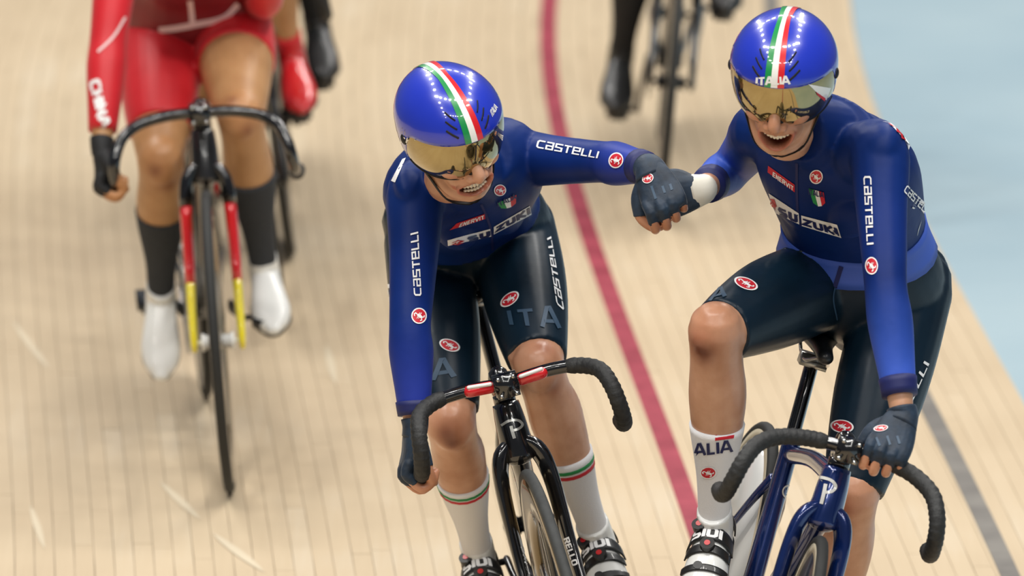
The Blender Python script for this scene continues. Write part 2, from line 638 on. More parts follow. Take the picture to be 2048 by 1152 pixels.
def badge(tree, c, ex, ey, parent, off=0.0016):
    """red oval with a white rim and a white scorpion; ex, ey pixel half axes"""
    c, ex, ey = A(c, float), A(ex, float), A(ey, float)
    pts, Fc, mi = [], [], []
    n = 28

    def disc(r0, r1, k, m, hole):
        base = len(pts)
        rows = 3
        for i in range(rows + 1):
            r = r0 + (r1 - r0) * i / rows
            for j in range(n):
                a = 2 * math.pi * j / n
                pts.append((r * math.cos(a), r * math.sin(a), k))
        for i in range(rows):
            for j in range(n):
                a, b = base + i * n + j, base + i * n + (j + 1) % n
                Fc.append([a, b, b + n, a + n])
                mi.append(m)
    disc(0.02, 0.86, 0, 1, False)
    disc(0.84, 1.0, 0, 0, True)

    def st(pl, wd, k=1):
        V, f = stroke(densify(pl, 0.3), wd)
        base = len(pts)
        for v in V:
            pts.append((v[0], v[1], k))
        for q in f:
            Fc.append([i + base for i in q])
            mi.append(0)
    # body, tail curling up, claws, legs
    st([(-0.2, -0.12), (0.1, 0.05), (0.3, 0.22)], 0.34)
    st([(-0.2, -0.12), (-0.45, -0.35), (-0.62, -0.22), (-0.58, 0.05)], 0.13)
    st([(0.3, 0.22), (0.3, 0.55), (0.1, 0.62)], 0.13)
    st([(0.3, 0.22), (0.6, 0.15), (0.66, -0.05)], 0.13)
    for d in (-0.12, 0.08):
        st([(d, -0.05), (d + 0.22, -0.38)], 0.08)
        st([(d, 0.05), (d - 0.18, 0.36)], 0.08)
    pts = A(pts)
    px = c + pts[:, :1] * ex + pts[:, 1:2] * ey
    V = lay(tree, px, off)
    # emblem and rim sit a hair above the red ground
    V2 = lay(tree, px, off + 0.0008)
    V = np.where(pts[:, 2:3] > 0, V2, V)
    nn = np.cross(V[Fc[0][1]] - V[Fc[0][0]], V[Fc[0][2]] - V[Fc[0][1]])
    if nn @ (V[0] - CAM) > 0:
        Fc = [f[::-1] for f in Fc]
    return link('badge', V, Fc, [M_WHITE, M_RED], parent, mi)

# ------------------------------------------------------------------ track
V_EDGE, V_RED, V_BLK = 1.088, 0.2305, 0.8626


def bend(Y):
    """sideways shift of the track's lines with distance (the exit of a bend)"""
    d = min(max(Y - 22.0, -3.2), 4.2)
    g = -0.06535 * d + 0.003768 * d * d + 0.0012325 * d ** 3
    s = -0.06535 + 2 * 0.003768 * d + 3 * 0.0012325 * d * d
    return g + s * ((Y - 22.0) - d)


def strip(v0, v1, y0, y1, z0, z1, step=0.55):
    k = max(1, int(math.ceil((y1 - y0) / step)))
    V, Fc = [], []
    for i in range(k + 1):
        y = y0 + (y1 - y0) * i / k
        g = bend(y)
        V += [[v0 + g, y, z0], [v1 + g, y, z0], [v1 + g, y, z1], [v0 + g, y, z1]]
    for i in range(k):
        a = i * 4
        for j in range(4):
            b = (j + 1) % 4
            Fc.append([a + j, a + b, a + 4 + b, a + 4 + j])
    Fc.append([0, 3, 2, 1])
    Fc.append([k * 4 + j for j in range(4)])
    return A(V), Fc


def wood_mat():
    m = bpy.data.materials.new('track_pine')
    m.use_nodes = True
    nt = m.node_tree
    L = nt.links.new
    N = nt.nodes.new
    b = nt.nodes['Principled BSDF']
    b.inputs['Roughness'].default_value = 0.42
    b.inputs['Specular IOR Level'].default_value = 0.35
    co = N('ShaderNodeTexCoord')
    mp = N('ShaderNodeMapping')
    mp.inputs['Scale'].default_value = (70, 2.2, 40)
    L(co.outputs['Object'], mp.inputs['Vector'])
    n1 = N('ShaderNodeTexNoise')
    n1.inputs['Scale'].default_value = 1.0
    n1.inputs['Detail'].default_value = 6
    L(mp.outputs['Vector'], n1.inputs['Vector'])
    n2 = N('ShaderNodeTexNoise')
    n2.inputs['Scale'].default_value = 1.1
    n2.inputs['Detail'].default_value = 5
    L(co.outputs['Object'], n2.inputs['Vector'])
    oi = N('ShaderNodeObjectInfo')
    ge = N('ShaderNodeNewGeometry')
    ad = N('ShaderNodeMath')
    ad.operation = 'ADD'
    L(oi.outputs['Random'], ad.inputs[0])
    L(ge.outputs['Random Per Island'], ad.inputs[1])
    fr = N('ShaderNodeMath')
    fr.operation = 'FRACT'
    L(ad.outputs[0], fr.inputs[0])
    r = N('ShaderNodeValToRGB')
    e = r.color_ramp.elements
    e[0].color = (*S(188, 168, 139), 1)
    e[1].color = (*S(211, 199, 178), 1)
    e2 = r.color_ramp.elements.new(0.5)
    e2.color = (*S(200, 181, 152), 1)
    # grain + board tone + wide scuffing
    m1 = N('ShaderNodeMath')
    m1.operation = 'MULTIPLY_ADD'
    L(n1.outputs['Fac'], m1.inputs[0])
    m1.inputs[1].default_value = 0.35
    m2 = N('ShaderNodeMath')
    m2.operation = 'MULTIPLY_ADD'
    L(fr.outputs[0], m2.inputs[0])
    m2.inputs[1].default_value = 0.22
    m3 = N('ShaderNodeMath')
    m3.operation = 'MULTIPLY_ADD'
    L(n2.outputs['Fac'], m3.inputs[0])
    m3.inputs[1].default_value = 1.1
    m3.inputs[2].default_value = -0.45
    L(m3.outputs[0], m2.inputs[2])
    L(m2.outputs[0], m1.inputs[2])
    L(m1.outputs[0], r.inputs['Fac'])
    L(r.outputs['Color'], b.inputs['Base Color'])
    bp = N('ShaderNodeBump')
    bp.inputs['Strength'].default_value = 0.12
    bp.inputs['Distance'].default_value = 0.001
    L(n1.outputs['Fac'], bp.inputs['Height'])
    L(bp.outputs['Normal'], b.inputs['Normal'])
    return m


M_WOOD = wood_mat()
M_GAP = mat('joint_dark', S(170, 148, 118), 0.8)
M_LRED = mat('line_red', S(150, 52, 68), 0.5, tones=(S(132, 40, 56), S(164, 64, 80)), nscale=9, bump=0.05, bscale=60)
M_LBLK = mat('line_black', S(112, 108, 104), 0.55, tones=(S(100, 96, 92), S(122, 118, 112)), nscale=9)
M_BLUE = mat('apron_blue', S(170, 196, 208), 0.38, tones=(S(152, 176, 188), S(166, 187, 196)), nscale=1.3, coat=0.15, coat_rough=0.25)

V, Fc = strip(-7.0, V_EDGE, 6, 36, -0.12, -0.026, 1.0)
floor = link('floor', V, Fc, M_GAP, smooth=False)
floor['kind'] = 'structure'
floor['label'] = 'pale pine velodrome track of narrow lengthwise boards'
BW = 0.0425
nb = int(math.ceil((V_EDGE + 1.42) / BW))
near, rest = [], []
for k in range(int((V_EDGE + 7.0) / BW)):
    v1 = V_EDGE - k * BW
    v0 = v1 - BW + 0.0011
    y = 6 - random.random() * 1.6
    while y < 36:
        ln = 1.66 + random.uniform(-0.12, 0.12)
        a, b = max(y, 6), min(y + ln - 0.002, 36)
        y += ln
        if b - a < 0.05:
            continue
        dz = random.uniform(-0.0006, 0.0)
        inview = (v1 > -1.38 and b > 19.0 and a < 25.6)
        (near if inview else rest).append((v0, v1, a, b, dz))
near.sort(key=lambda q: q[2])
rest += near[300:]
near = near[:300]
for v0, v1, a, b, dz in near:
    V, Fc = strip(v0, v1, a, b, -0.027, dz)
    link('board', V, Fc, M_WOOD, floor, smooth=False)
V, Fc = join([strip(v0, v1, a, b, -0.027, dz, 1.2) for v0, v1, a, b, dz in rest])
o = link('board_field', V, Fc, M_WOOD, floor, smooth=False)
o['kind'] = 'stuff'
for nm, v, hw, m in (('painted_line', V_RED, 0.0225, M_LRED), ('painted_line', V_BLK, 0.021, M_LBLK)):
    V, Fc = strip(v - hw, v + hw, 6, 36, -0.001, 0.0012, 0.4)
    o = link(nm, V, Fc, m, floor, smooth=False)
    o['label'] = 'dark red painted line curving along the boards' if m is M_LRED else 'grey black painted line along the inner boards'
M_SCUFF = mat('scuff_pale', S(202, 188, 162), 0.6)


def ground(px, py):
    d = ray(px, py)
    return CAM + d * (-CAM_H / d[2])


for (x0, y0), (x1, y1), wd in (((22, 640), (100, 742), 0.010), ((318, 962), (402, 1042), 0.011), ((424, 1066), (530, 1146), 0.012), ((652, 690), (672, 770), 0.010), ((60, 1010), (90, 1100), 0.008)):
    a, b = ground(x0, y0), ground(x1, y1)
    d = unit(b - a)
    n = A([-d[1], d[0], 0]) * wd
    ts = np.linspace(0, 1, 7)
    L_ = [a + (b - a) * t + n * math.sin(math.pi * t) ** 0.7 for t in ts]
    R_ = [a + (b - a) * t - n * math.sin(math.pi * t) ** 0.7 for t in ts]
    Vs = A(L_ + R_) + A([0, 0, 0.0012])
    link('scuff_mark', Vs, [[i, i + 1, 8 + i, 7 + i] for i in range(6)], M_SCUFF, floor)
V, Fc = strip(V_EDGE + 0.002, 8.0, 6, 36, -0.10, -0.004, 0.5)
apron = link('floor_apron', V, Fc, M_BLUE, smooth=False)
apron['kind'] = 'structure'
apron['label'] = 'smooth pale blue apron along the inside of the track'

# ------------------------------------------------------------------ track bicycles
WR = 0.335
HA = math.radians(74.0)
BB = A([-0.585, 0, 0.285])
RAX = A([-0.97, 0, WR])
FAX = A([0.0, 0, WR])
CLAMP = A([-0.07, 0, 0.835])
SCL0 = A([-0.768, 0, 0.850])


def steer_pt(h):
    return A([-0.042 - (h - WR) / math.tan(HA), 0, h])


def bike_xf(q):
    """bike coordinates (x forward, y rider's left, z up, origin front contact) to the world; st = in the steered part"""
    cx, cy, yaw, lean, steer = q
    b0 = steer_pt(WR)
    ax = A([-math.cos(HA), 0, math.sin(HA)])

    def X(p, st=False):
        p = np.atleast_2d(np.asarray(p, float))
        if st:
            v = p - b0
            p = b0 + v * math.cos(steer) + np.cross(ax, v) * math.sin(steer) + np.outer(v @ ax, ax) * (1 - math.cos(steer))
        x, y, z = p.T
        y2 = y * math.cos(lean) - z * math.sin(lean)
        z2 = y * math.sin(lean) + z * math.cos(lean)
        return np.stack([cx + x * math.sin(yaw) + y2 * math.cos(yaw), cy - x * math.cos(yaw) + y2 * math.sin(yaw), z2], 1)

    def one(p, st=False):
        return X(p, st)[0]

    def vec(p, st=False):
        return X(p, st)[0] - X([0, 0, 0], st)[0]
    return X, one, vec


BARS = {
    'drop': [(0, 0, 0), (0.0, 0.05, 0.004), (0.004, 0.10, 0.006), (0.012, 0.145, 0.002), (0.045, 0.178, -0.008), (0.078, 0.190, -0.035),
             (0.086, 0.196, -0.075), (0.062, 0.200, -0.112), (0.015, 0.202, -0.130), (-0.045, 0.204, -0.136)],
    'round': [(0, 0, 0), (0.0, 0.05, 0.0), (0.006, 0.09, -0.003), (0.022, 0.135, -0.012), (0.055, 0.17, -0.03), (0.086, 0.188, -0.062),
              (0.09, 0.196, -0.098), (0.06, 0.20, -0.132), (0.01, 0.203, -0.148), (-0.05, 0.204, -0.153)],
}


def bicycle(q, label, cfg):
    X, one, vec = bike_xf(q)
    base = one((-0.485, 0, 0))
    t = thing('track_bicycle', label, 'bicycle', base)
    pf = cfg.get('frame', M_PBLACK)
    D = lambda *p: [np.asarray(v, float) for v in p]

    def part(name, pieces, m, parent=t, st=False, midx=None, smooth=True):
        V, Fc = join(pieces)
        return link(name, X(V, st), Fc, m, parent, midx, smooth)
    y_ax = A([0, 1.0, 0])
    st_top = BB + 0.43 * A([-math.cos(math.radians(73.5)), 0, math.sin(math.radians(73.5))])
    h_top, h_bot = steer_pt(0.775), steer_pt(0.665)
    # frame
    pcs = [
        tube([h_bot, steer_pt(0.70), steer_pt(0.74), h_top], A([[0.034, 0.038], [0.032, 0.040], [0.030, 0.036], [0.026, 0.029]]), n=20, ref=y_ax, caps=(0, 0)),
        tube([steer_pt(0.755) + D((-0.012, 0, 0))[0], (h_top + st_top) / 2 + A([0, 0, -0.008]), st_top + A([0.02, 0, -0.02])], A([[0.016, 0.022], [0.014, 0.018], [0.013, 0.017]]), ref=y_ax),
        tube([steer_pt(0.69) + A([-0.015, 0, 0]), (steer_pt(0.69) + BB) / 2, BB + A([0.02, 0, 0.01])], A([[0.021, 0.033], [0.020, 0.036], [0.022, 0.034]]), ref=y_ax),
        tube([BB, (BB + st_top) / 2, st_top], A([[0.022, 0.034], [0.019, 0.034], [0.018, 0.028]]), ref=y_ax),
        cyl(BB + A([0, -0.034, 0]), BB + A([0, 0.034, 0]), 0.024, 20),
    ]
    for s in (-1, 1):
        pcs.append(tube([BB + A([-0.02, s * 0.02, 0]), BB + A([-0.12, s * 0.034, 0.015]), RAX + A([0.03, s * 0.056, 0])], A([[0.012, 0.017], [0.009, 0.014], [0.007, 0.012]]), ref=y_ax))
        pcs.append(tube([st_top + A([-0.01, s * 0.012, -0.08]), st_top + A([-0.06, s * 0.034, -0.16]), RAX + A([0.005, s * 0.056, 0.01])], A([[0.009, 0.014], [0.007, 0.012], [0.006, 0.010]]), ref=y_ax))
        pcs.append(box(RAX + A([0.008, s * 0.058, 0]), np.diag([0.032, 0.003, 0.014])))
    fr = part('frame', pcs, pf)
    # fork
    mf = cfg.get('fork', [pf])
    fk = []
    fk.append(tube([steer_pt(0.715), steer_pt(0.685)], A([[0.031, 0.03], [0.036, 0.03]]), n=20, ref=y_ax, sub=2))
    fork = None
    cuts = cfg.get('fork_cuts', [(0.0, 1.0, 0)])
    pcs, mi = list(fk), []
    n0 = len(fk[0][1])
    mi += [0] * n0
    for s in (-1, 1):
        path = [steer_pt(0.70) + A([0.004, s * 0.006, 0.0]), steer_pt(0.685) + A([0.012, s * 0.034, -0.002]), steer_pt(0.63) + A([0.012, s * 0.048, 0]),
                steer_pt(0.5) + A([0.008, s * 0.051, 0]), FAX + A([-0.002, s * 0.053, 0.02]), FAX + A([0.0, s * 0.053, -0.014])]
        rr = A([[0.012, 0.024], [0.0165, 0.026], [0.0145, 0.024], [0.0125, 0.021], [0.009, 0.015], [0.007, 0.012]])
        for a, b, k in cuts:
            pc = tube(path, rr, ref=y_ax, sub=5, t0=a, t1=b, caps=(0, 1 if b == 1 else 0))
            pcs.append(pc)
            mi += [k] * len(pc[1])
    fork = part('fork', pcs, mf, st=True, midx=mi)
    # headset spacer
    part('headset', [cyl(steer_pt(0.775), steer_pt(0.792), 0.0215, 20), cyl(steer_pt(0.794), steer_pt(0.808), 0.0195, 20)], cfg.get('headset', M_PBLACK))
    # stem
    stem = part('stem', [tube([steer_pt(0.80), (steer_pt(0.805) + CLAMP) / 2, CLAMP + A([-0.012, 0, 0])], A([[0.021, 0.019], [0.019, 0.017], [0.022, 0.019]]), ref=y_ax),
                         cyl(CLAMP + A([0, -0.023, 0]), CLAMP + A([0, 0.023, 0]), 0.0225, 20),
                         tube([steer_pt(0.795), steer_pt(0.826)], 0.021, sub=1, caps=(0, 1)),
                         box(CLAMP + A([0.016, 0, 0]), np.diag([0.010, 0.022, 0.022]))], cfg.get('stem', M_PBLACK), st=True)
    for sy in (-1, 1):
        for sz in (-1, 1):
            part('bolt', [cyl(CLAMP + A([0.020, sy * 0.015, sz * 0.017]), CLAMP + A([0.030, sy * 0.015, sz * 0.017]), 0.0040, 10)], M_STEEL, stem, True)
    # handlebar with taped drops
    bp = A(BARS[cfg.get('bar', 'drop')], float)
    full = np.vstack([(bp * A([1, -1, 1]))[::-1][:-1], bp]) + CLAMP
    hb = part('handlebar', [tube(full, 0.0128, n=14, sub=5)], cfg.get('bar_mat', M_PBLACK), st=True)
    ts = cfg.get('tape_from', 2)
    if ts is not None:
        for s in (-1, 1):
            pts = (bp * A([1, s, 1]) + CLAMP)
            c = catmull(pts, 10)
            i0 = int(ts * 10)
            c = c[i0:]
            m = len(c)
            rad = 0.0158 + 0.0007 * A([((i % 3) - 1) for i in range(m)])
            part('bar_tape', [tube(c, rad, n=14, sub=1)], M_TAPE, hb, True)
            part('bar_end_plug', [cyl(c[-1], c[-1] + unit(c[-1] - c[-2]) * 0.016, 0.0135, 14)], M_SHOEB, hb, True)
    if cfg.get('accents'):
        for s in (-1, 1):
            p0, p1 = A([0.006, s * 0.03, 0.002]) + CLAMP, A([0.008, s * 0.072, 0.005]) + CLAMP
            part('bar_accent', [tube([p0, p1], A([[0.0120, 0.0085], [0.0122, 0.0132]]), ref=A([0, 0, 1.0]), sub=3)], M_REDP, hb, True)
            part('bar_accent', [tube([p0 + A([0.008, 0, 0.008]), p1 + A([0.008, 0, 0.0095])], 0.0040, sub=2, n=8)], M_WHITEP, hb, True)
    # seat post and saddle
    SCL = SCL0 + A([0, 0, cfg.get('saddle', 0.0)])
    part('seat_post', [tube([st_top + A([0.01, 0, -0.05]), SCL + A([0, 0, -0.01])], A([[0.0145, 0.023], [0.0140, 0.021]]), ref=y_ax, sub=3)], cfg.get('post', M_PBLACK))
    sd = part('saddle', [tube([SCL + A([-0.15, 0, 0.055]), SCL + A([-0.12, 0, 0.052]), SCL + A([-0.05, 0, 0.046]), SCL + A([0.04, 0, 0.042]), SCL + A([0.115, 0, 0.036])],
                              A([[0.055, 0.012], [0.066, 0.018], [0.045, 0.019], [0.022, 0.018], [0.016, 0.014]]), ref=y_ax, n=20)], M_SHOEB)
    for s in (-1, 1):
        part('saddle_rail', [tube([SCL + A([-0.09, s * 0.025, 0.03]), SCL + A([-0.03, s * 0.022, 0.008]), SCL + A([0.04, s * 0.022, 0.008]), SCL + A([0.095, s * 0.01, 0.028])], 0.0038, n=8)], M_STEEL, sd)
    part('seat_clamp', [box(SCL + A([0, 0, 0.004]), np.diag([0.02, 0.027, 0.012])), cyl(SCL + A([0.016, -0.026, 0.0]), SCL + A([0.016, 0.026, 0.0]), 0.008)], cfg.get('clamp', M_CHROME))
    # wheels

    def wheel(name, c, st, disc, tm, rm, inner):
        wl = part(name, [lathe([(0.016, -0.036), (0.020, -0.036), (0.020, -0.030), (0.012, -0.026), (0.012, 0.026), (0.020, 0.030), (0.020, 0.036), (0.016, 0.036)], c, y_ax, (1, 0, 0), 24),
                         cyl(c + A([0, -0.062, 0]), c + A([0, 0.062, 0]), 0.0055)], cfg.get('hub', M_CARB), t, st)
        ang = np.linspace(0, 2 * math.pi, 12, endpoint=False)
        part('tire', [lathe([(WR - 0.0115 + 0.0115 * math.cos(a), 0.0115 * math.sin(a)) for a in ang], c, y_ax, (1, 0, 0), 96)], tm, wl, st)
        if disc:
            part('rim', [lathe([(WR - 0.013, -0.0095), (WR - 0.013, 0.0095), (WR - 0.034, 0.0105), (WR - 0.034, -0.0105)], c, y_ax, (1, 0, 0), 96)], rm, wl, st)
            part('wheel_disc', [lathe([(WR - 0.034, -0.0098), (WR - 0.034, 0.0098), (0.03, 0.024), (0.03, -0.024)], c, y_ax, (1, 0, 0), 72)], inner, wl, st)
        else:
            d = cfg.get('rim_depth', 0.075)
            part('rim', [lathe([(WR - 0.013, -0.009), (WR - 0.013, 0.009), (WR - 0.03, 0.0125), (WR - 0.03 - d * 0.55, 0.010), (WR - 0.03 - d, 0.003), (WR - 0.03 - d, -0.003), (WR - 0.03 - d * 0.55, -0.010), (WR - 0.03, -0.0125)], c, y_ax, (1, 0, 0), 96)], rm, wl, st)
            for k in range(5):
                a = 2 * math.pi * k / 5 + 0.3
                dr = A([math.cos(a), 0, math.sin(a)])
                part('spoke', [tube([c + dr * 0.012, c + dr * 0.10, c + dr * (WR - 0.028 - d)], A([[0.012, 0.03], [0.008, 0.022], [0.007, 0.034]]), ref=y_ax, n=12)], inner, wl, st)
        return wl
    fw = wheel('front_wheel', FAX, True, cfg.get('front_disc', False), cfg.get('tire', M_TIRE), cfg.get('rim', M_RIM), cfg.get('finner', M_CARB))
    rw = wheel('rear_wheel', RAX, False, True, cfg.get('tire', M_TIRE), cfg.get('rrim', M_CARB), cfg.get('rinner', M_CARB))
    # cranks; angle: 0 = right crank forward, turning forwards and down
    ca = cfg.get('crank', 0.0)
    pw = {}
    ring = part('chainring', [lathe([(0.085, -0.0035), (0.101, -0.0025), (0.101, 0.0025), (0.085, 0.0035)], BB + A([0, -0.046, 0]), y_ax, (1, 0, 0), 48)] +
                [box(BB + A([0.045 * math.cos(a), -0.046, 0.045 * math.sin(a)]), A([[0.045 * math.cos(a), 0, 0.045 * math.sin(a)], [0, 0.003, 0], [-0.010 * math.sin(a), 0, 0.010 * math.cos(a)]])) for a in (0.3, 1.56, 2.81, 4.07, 5.33)], M_CHROME)
    for s, a in ((-1, ca), (1, ca + math.pi)):
        d = A([math.cos(a), 0, -math.sin(a)])
        pe = BB + A([0, s * 0.072, 0]) + d * 0.165
        nm = part('crank', [tube([BB + A([0, s * 0.055, 0]), BB + A([0, s * 0.066, 0]) + d * 0.08, pe], A([[0.008, 0.017], [0.0075, 0.014], [0.008, 0.013]]), ref=y_ax, n=12)], cfg.get('crank_mat', M_CARB))
        fd = A(cfg.get('pedal_dir', (1.0, 0, -0.15)))
        fd = unit(fd)
        upv = A([-fd[2], 0, fd[0]])
        pd = part('pedal', [cyl(pe, pe + A([0, s * 0.055, 0]), 0.007), box(pe + A([0, s * 0.05, 0]), A([fd * 0.045, y_ax * 0.03, upv * 0.009])),
                            box(pe + A([0, s * 0.05, 0]) + fd * 0.035 - upv * 0.002, A([fd * 0.02, y_ax * 0.02, upv * 0.012]))], M_CARB)
        pw[s] = one(pe + A([0, s * 0.055, 0]))
    # chain: upper and lower run
    part('chain', [tube([BB + A([0, -0.046, 0.1]), RAX + A([0, -0.046, 0.032])], 0.0045, n=6, sub=1), tube([BB + A([0, -0.046, -0.1]), RAX + A([0, -0.046, -0.032])], 0.0045, n=6, sub=1),
                   lathe([(0.024, -0.003), (0.033, -0.003), (0.033, 0.003), (0.024, 0.003)], RAX + A([0, -0.046, 0]), y_ax, (1, 0, 0), 20)], M_STEEL)
    return dict(root=t, X=X, one=one, vec=vec, frame=fr, fork=fork, stem=stem, bar=hb, bp=bp, pedals=pw, front=fw, rear=rw)


QA = (0.1878, 17.2118, 0.0649, 0.2473, 0.0781)
QB = (0.3849, 16.6886, 0.0861, -0.3165, -0.0963)
QC = (-0.624, 19.8348, 0.0862, 0.0580, -0.0647)
QD = (-0.546, 22.3936, 0.03, 0.118, 0.0)
QE = (-0.5560, 21.634, 0.08, 0.12, 0.0)
QF = (0.372, 22.90, -0.02, -0.085, 0.0)
bA = bicycle(QA, 'glossy black track bicycle of the rider reaching out her arm', dict(frame=M_PBLACK, accents=True, tape_from=2.6, crank=math.pi + 0.25, tire=M_TIRE, rim=M_RIM, finner=M_CARB))
bB = bicycle(QB, 'glossy dark blue track bicycle leaning right, white rear disc wheel', dict(frame=M_PBLUE, fork=[M_PBLUE], bar='round', tape_from=1.0, crank=-0.97, tire=M_TIREB, rim=M_RIMC, front_disc=True,
                                                                                    rinner=M_DISC, rrim=M_RIMC, finner=M_CARB))
bC = bicycle(QC, 'black track bicycle with red and yellow fork under the rider in red', dict(frame=M_CARB, fork=[M_PBLACK, M_REDP, M_YELP], fork_cuts=[(0, 0.42, 0), (0.42, 0.66, 1), (0.66, 1.0, 2)], bar='round', tape_from=7.2,
                                                                                 crank=3.1, saddle=-0.04, tire=M_TIREB, rim=M_RIM, rim_depth=0.05, hub=M_WHITEP))
bD = bicycle(QD, 'dark track bicycle just behind the rider in red, thin front wheel showing', dict(frame=M_CARB, crank=math.pi / 2 + 1.2, tire=M_TIREB, rim=M_CARB))
bE = bicycle(QE, 'dark track bicycle mostly hidden behind the legs of the rider in red', dict(frame=M_CARB, crank=2.36, tire=M_TIREB, rim=M_CARB))
bF = bicycle(QF, 'blurred track bicycle with red and white fork, far behind the joined hands', dict(frame=M_CARB, fork=[M_PBLACK, M_REDP, M_WHITEP], fork_cuts=[(0, 0.25, 1), (0.25, 0.5, 2), (0.5, 1.0, 0)], crank=1.95, tire=M_TIREB, rim=M_CARB))

# ------------------------------------------------------------------ riders


def frame3(x, y):
    """orthonormal rows X, Y, Z from a first axis and a hint for the second"""
    x = unit(x)
    y = perp(A(y, float), x)
    return A([x, y, np.cross(x, y)])


def hand(o, X, Y, Z, side_thumb, a=(62, 78, 45), open_=0.0, thumb=None, spread=0.0):
    """closed hand. o knuckle centre, X knuckle row (towards the little finger), Y wrist to knuckles, Z back of the hand.
    returns skin pieces, glove pieces, wrist point"""
    X, Y, Z = unit(X), unit(Y), unit(Z)
    T = lambda p: A(o) + p[0] * X + p[1] * Y + p[2] * Z
    skin, glove = [], []
    xs = (-0.0335, -0.0112, 0.0112, 0.032)
    ls = ((0.040, 0.025, 0.020), (0.043, 0.028, 0.021), (0.040, 0.026, 0.021), (0.033, 0.020, 0.018))
    rs = (0.0098, 0.0100, 0.0096, 0.0085)
    kz = (0.0, 0.003, 0.001, -0.004)
    for i in range(4):
        p = A([xs[i], (-0.002, 0.003, 0.0, -0.007)[i], kz[i]])
        pts, ang = [p - A([0, 0.02, 0.002]), p], 0
        for j in range(3):
            ang += math.radians(a[j] + (i - 1.5) * 3)
            p = p + ls[i][j] * A([spread * (i - 1.5) * 0.3, math.cos(ang), -math.sin(ang)])
            pts.append(p)
        W = [T(q) for q in pts]
        r = rs[i]
        skin.append(tube(W, [r * 0.86, r * 0.90, r * 0.97, r * 0.92, r * 0.78], n=12, sub=4, ref=X))
        glove.append(tube(W[:2] + [W[1] * 0.5 + W[2] * 0.5, W[1] * 0.36 + W[2] * 0.64], [r * 0.98, r * 1.0, r * 0.95, r * 0.96], n=12, sub=3, ref=X, caps=(1, 0), grow=0.0018))
    palm = [((0, -0.088, -0.004), (0.027, 0.019)), ((0, -0.07, -0.006), (0.034, 0.020)), ((0, -0.04, -0.008), (0.040, 0.018)), ((0, -0.012, -0.004), (0.041, 0.014)), ((0, 0.0, -0.004), (0.038, 0.011))]
    pp = [T(q) for q, _ in palm]
    pr = A([r for _, r in palm])
    skin.append(tube(pp, pr, ref=X, n=20, sub=3, grow=-0.001, power=0.8))
    glove.append(tube(pp, pr, ref=X, n=20, sub=3, grow=0.0018, power=0.8))
    th = thumb or [(-0.018, -0.074, -0.010), (-0.040, -0.050, -0.020), (-0.050, -0.022, -0.034), (-0.036, 0.0, -0.050), (-0.020, 0.004, -0.058)]
    W = [T(q) for q in th]
    skin.append(tube(W, [0.014, 0.0145, 0.0115, 0.0105, 0.0085], n=12, sub=4))
    glove.append(tube(W[:3], [0.014, 0.0145, 0.0118], n=12, sub=4, caps=(1, 0), grow=0.002))
    return skin, glove, T((0, -0.092, -0.004)), X, T((0, -0.055, -0.006))


def rot_axes(yaw, pitch, roll, fwd0=(0, -1, 0)):
    """head axes: subject's left, forward, up. yaw + = face to image right, pitch + = down, roll + = crown to image left"""
    y, p, r = map(math.radians, (yaw, pitch, roll))
    l, f, u = A([1.0, 0, 0]), A([0, -1.0, 0]), A([0, 0, 1.0])

    def rt(v, ax, a):
        ax = unit(ax)
        return v * math.cos(a) + np.cross(ax, v) * math.sin(a) + ax * (ax @ v) * (1 - math.cos(a))
    ax = [l, f, u]
    ax = [rt(v, (1, 0, 0), p) for v in ax]
    ax = [rt(v, (0, 0, 1), y) for v in ax]
    ax = [rt(v, (0, 1, 0), -r) for v in ax]
    return A(ax)


def mouth_curve(kind, n=48):
    """outline of the opening in face coordinates (x to subject's left, z up), metres, around the mouth centre"""
    out = []
    for i in range(n):
        a = 2 * math.pi * i / n
        x, z = math.cos(a), math.sin(a)
        if kind == 'grin':
            X = 0.029 * x
            Z = (0.0100 * z if z > 0 else 0.0185 * z) + 0.011 * x * x - 0.002
        else:
            X = 0.033 * x
            Z = (0.0115 * z if z > 0 else 0.0145 * z) + 0.004 * x * x + 0.003 * x
        out.append((X, Z))
    return A(out)


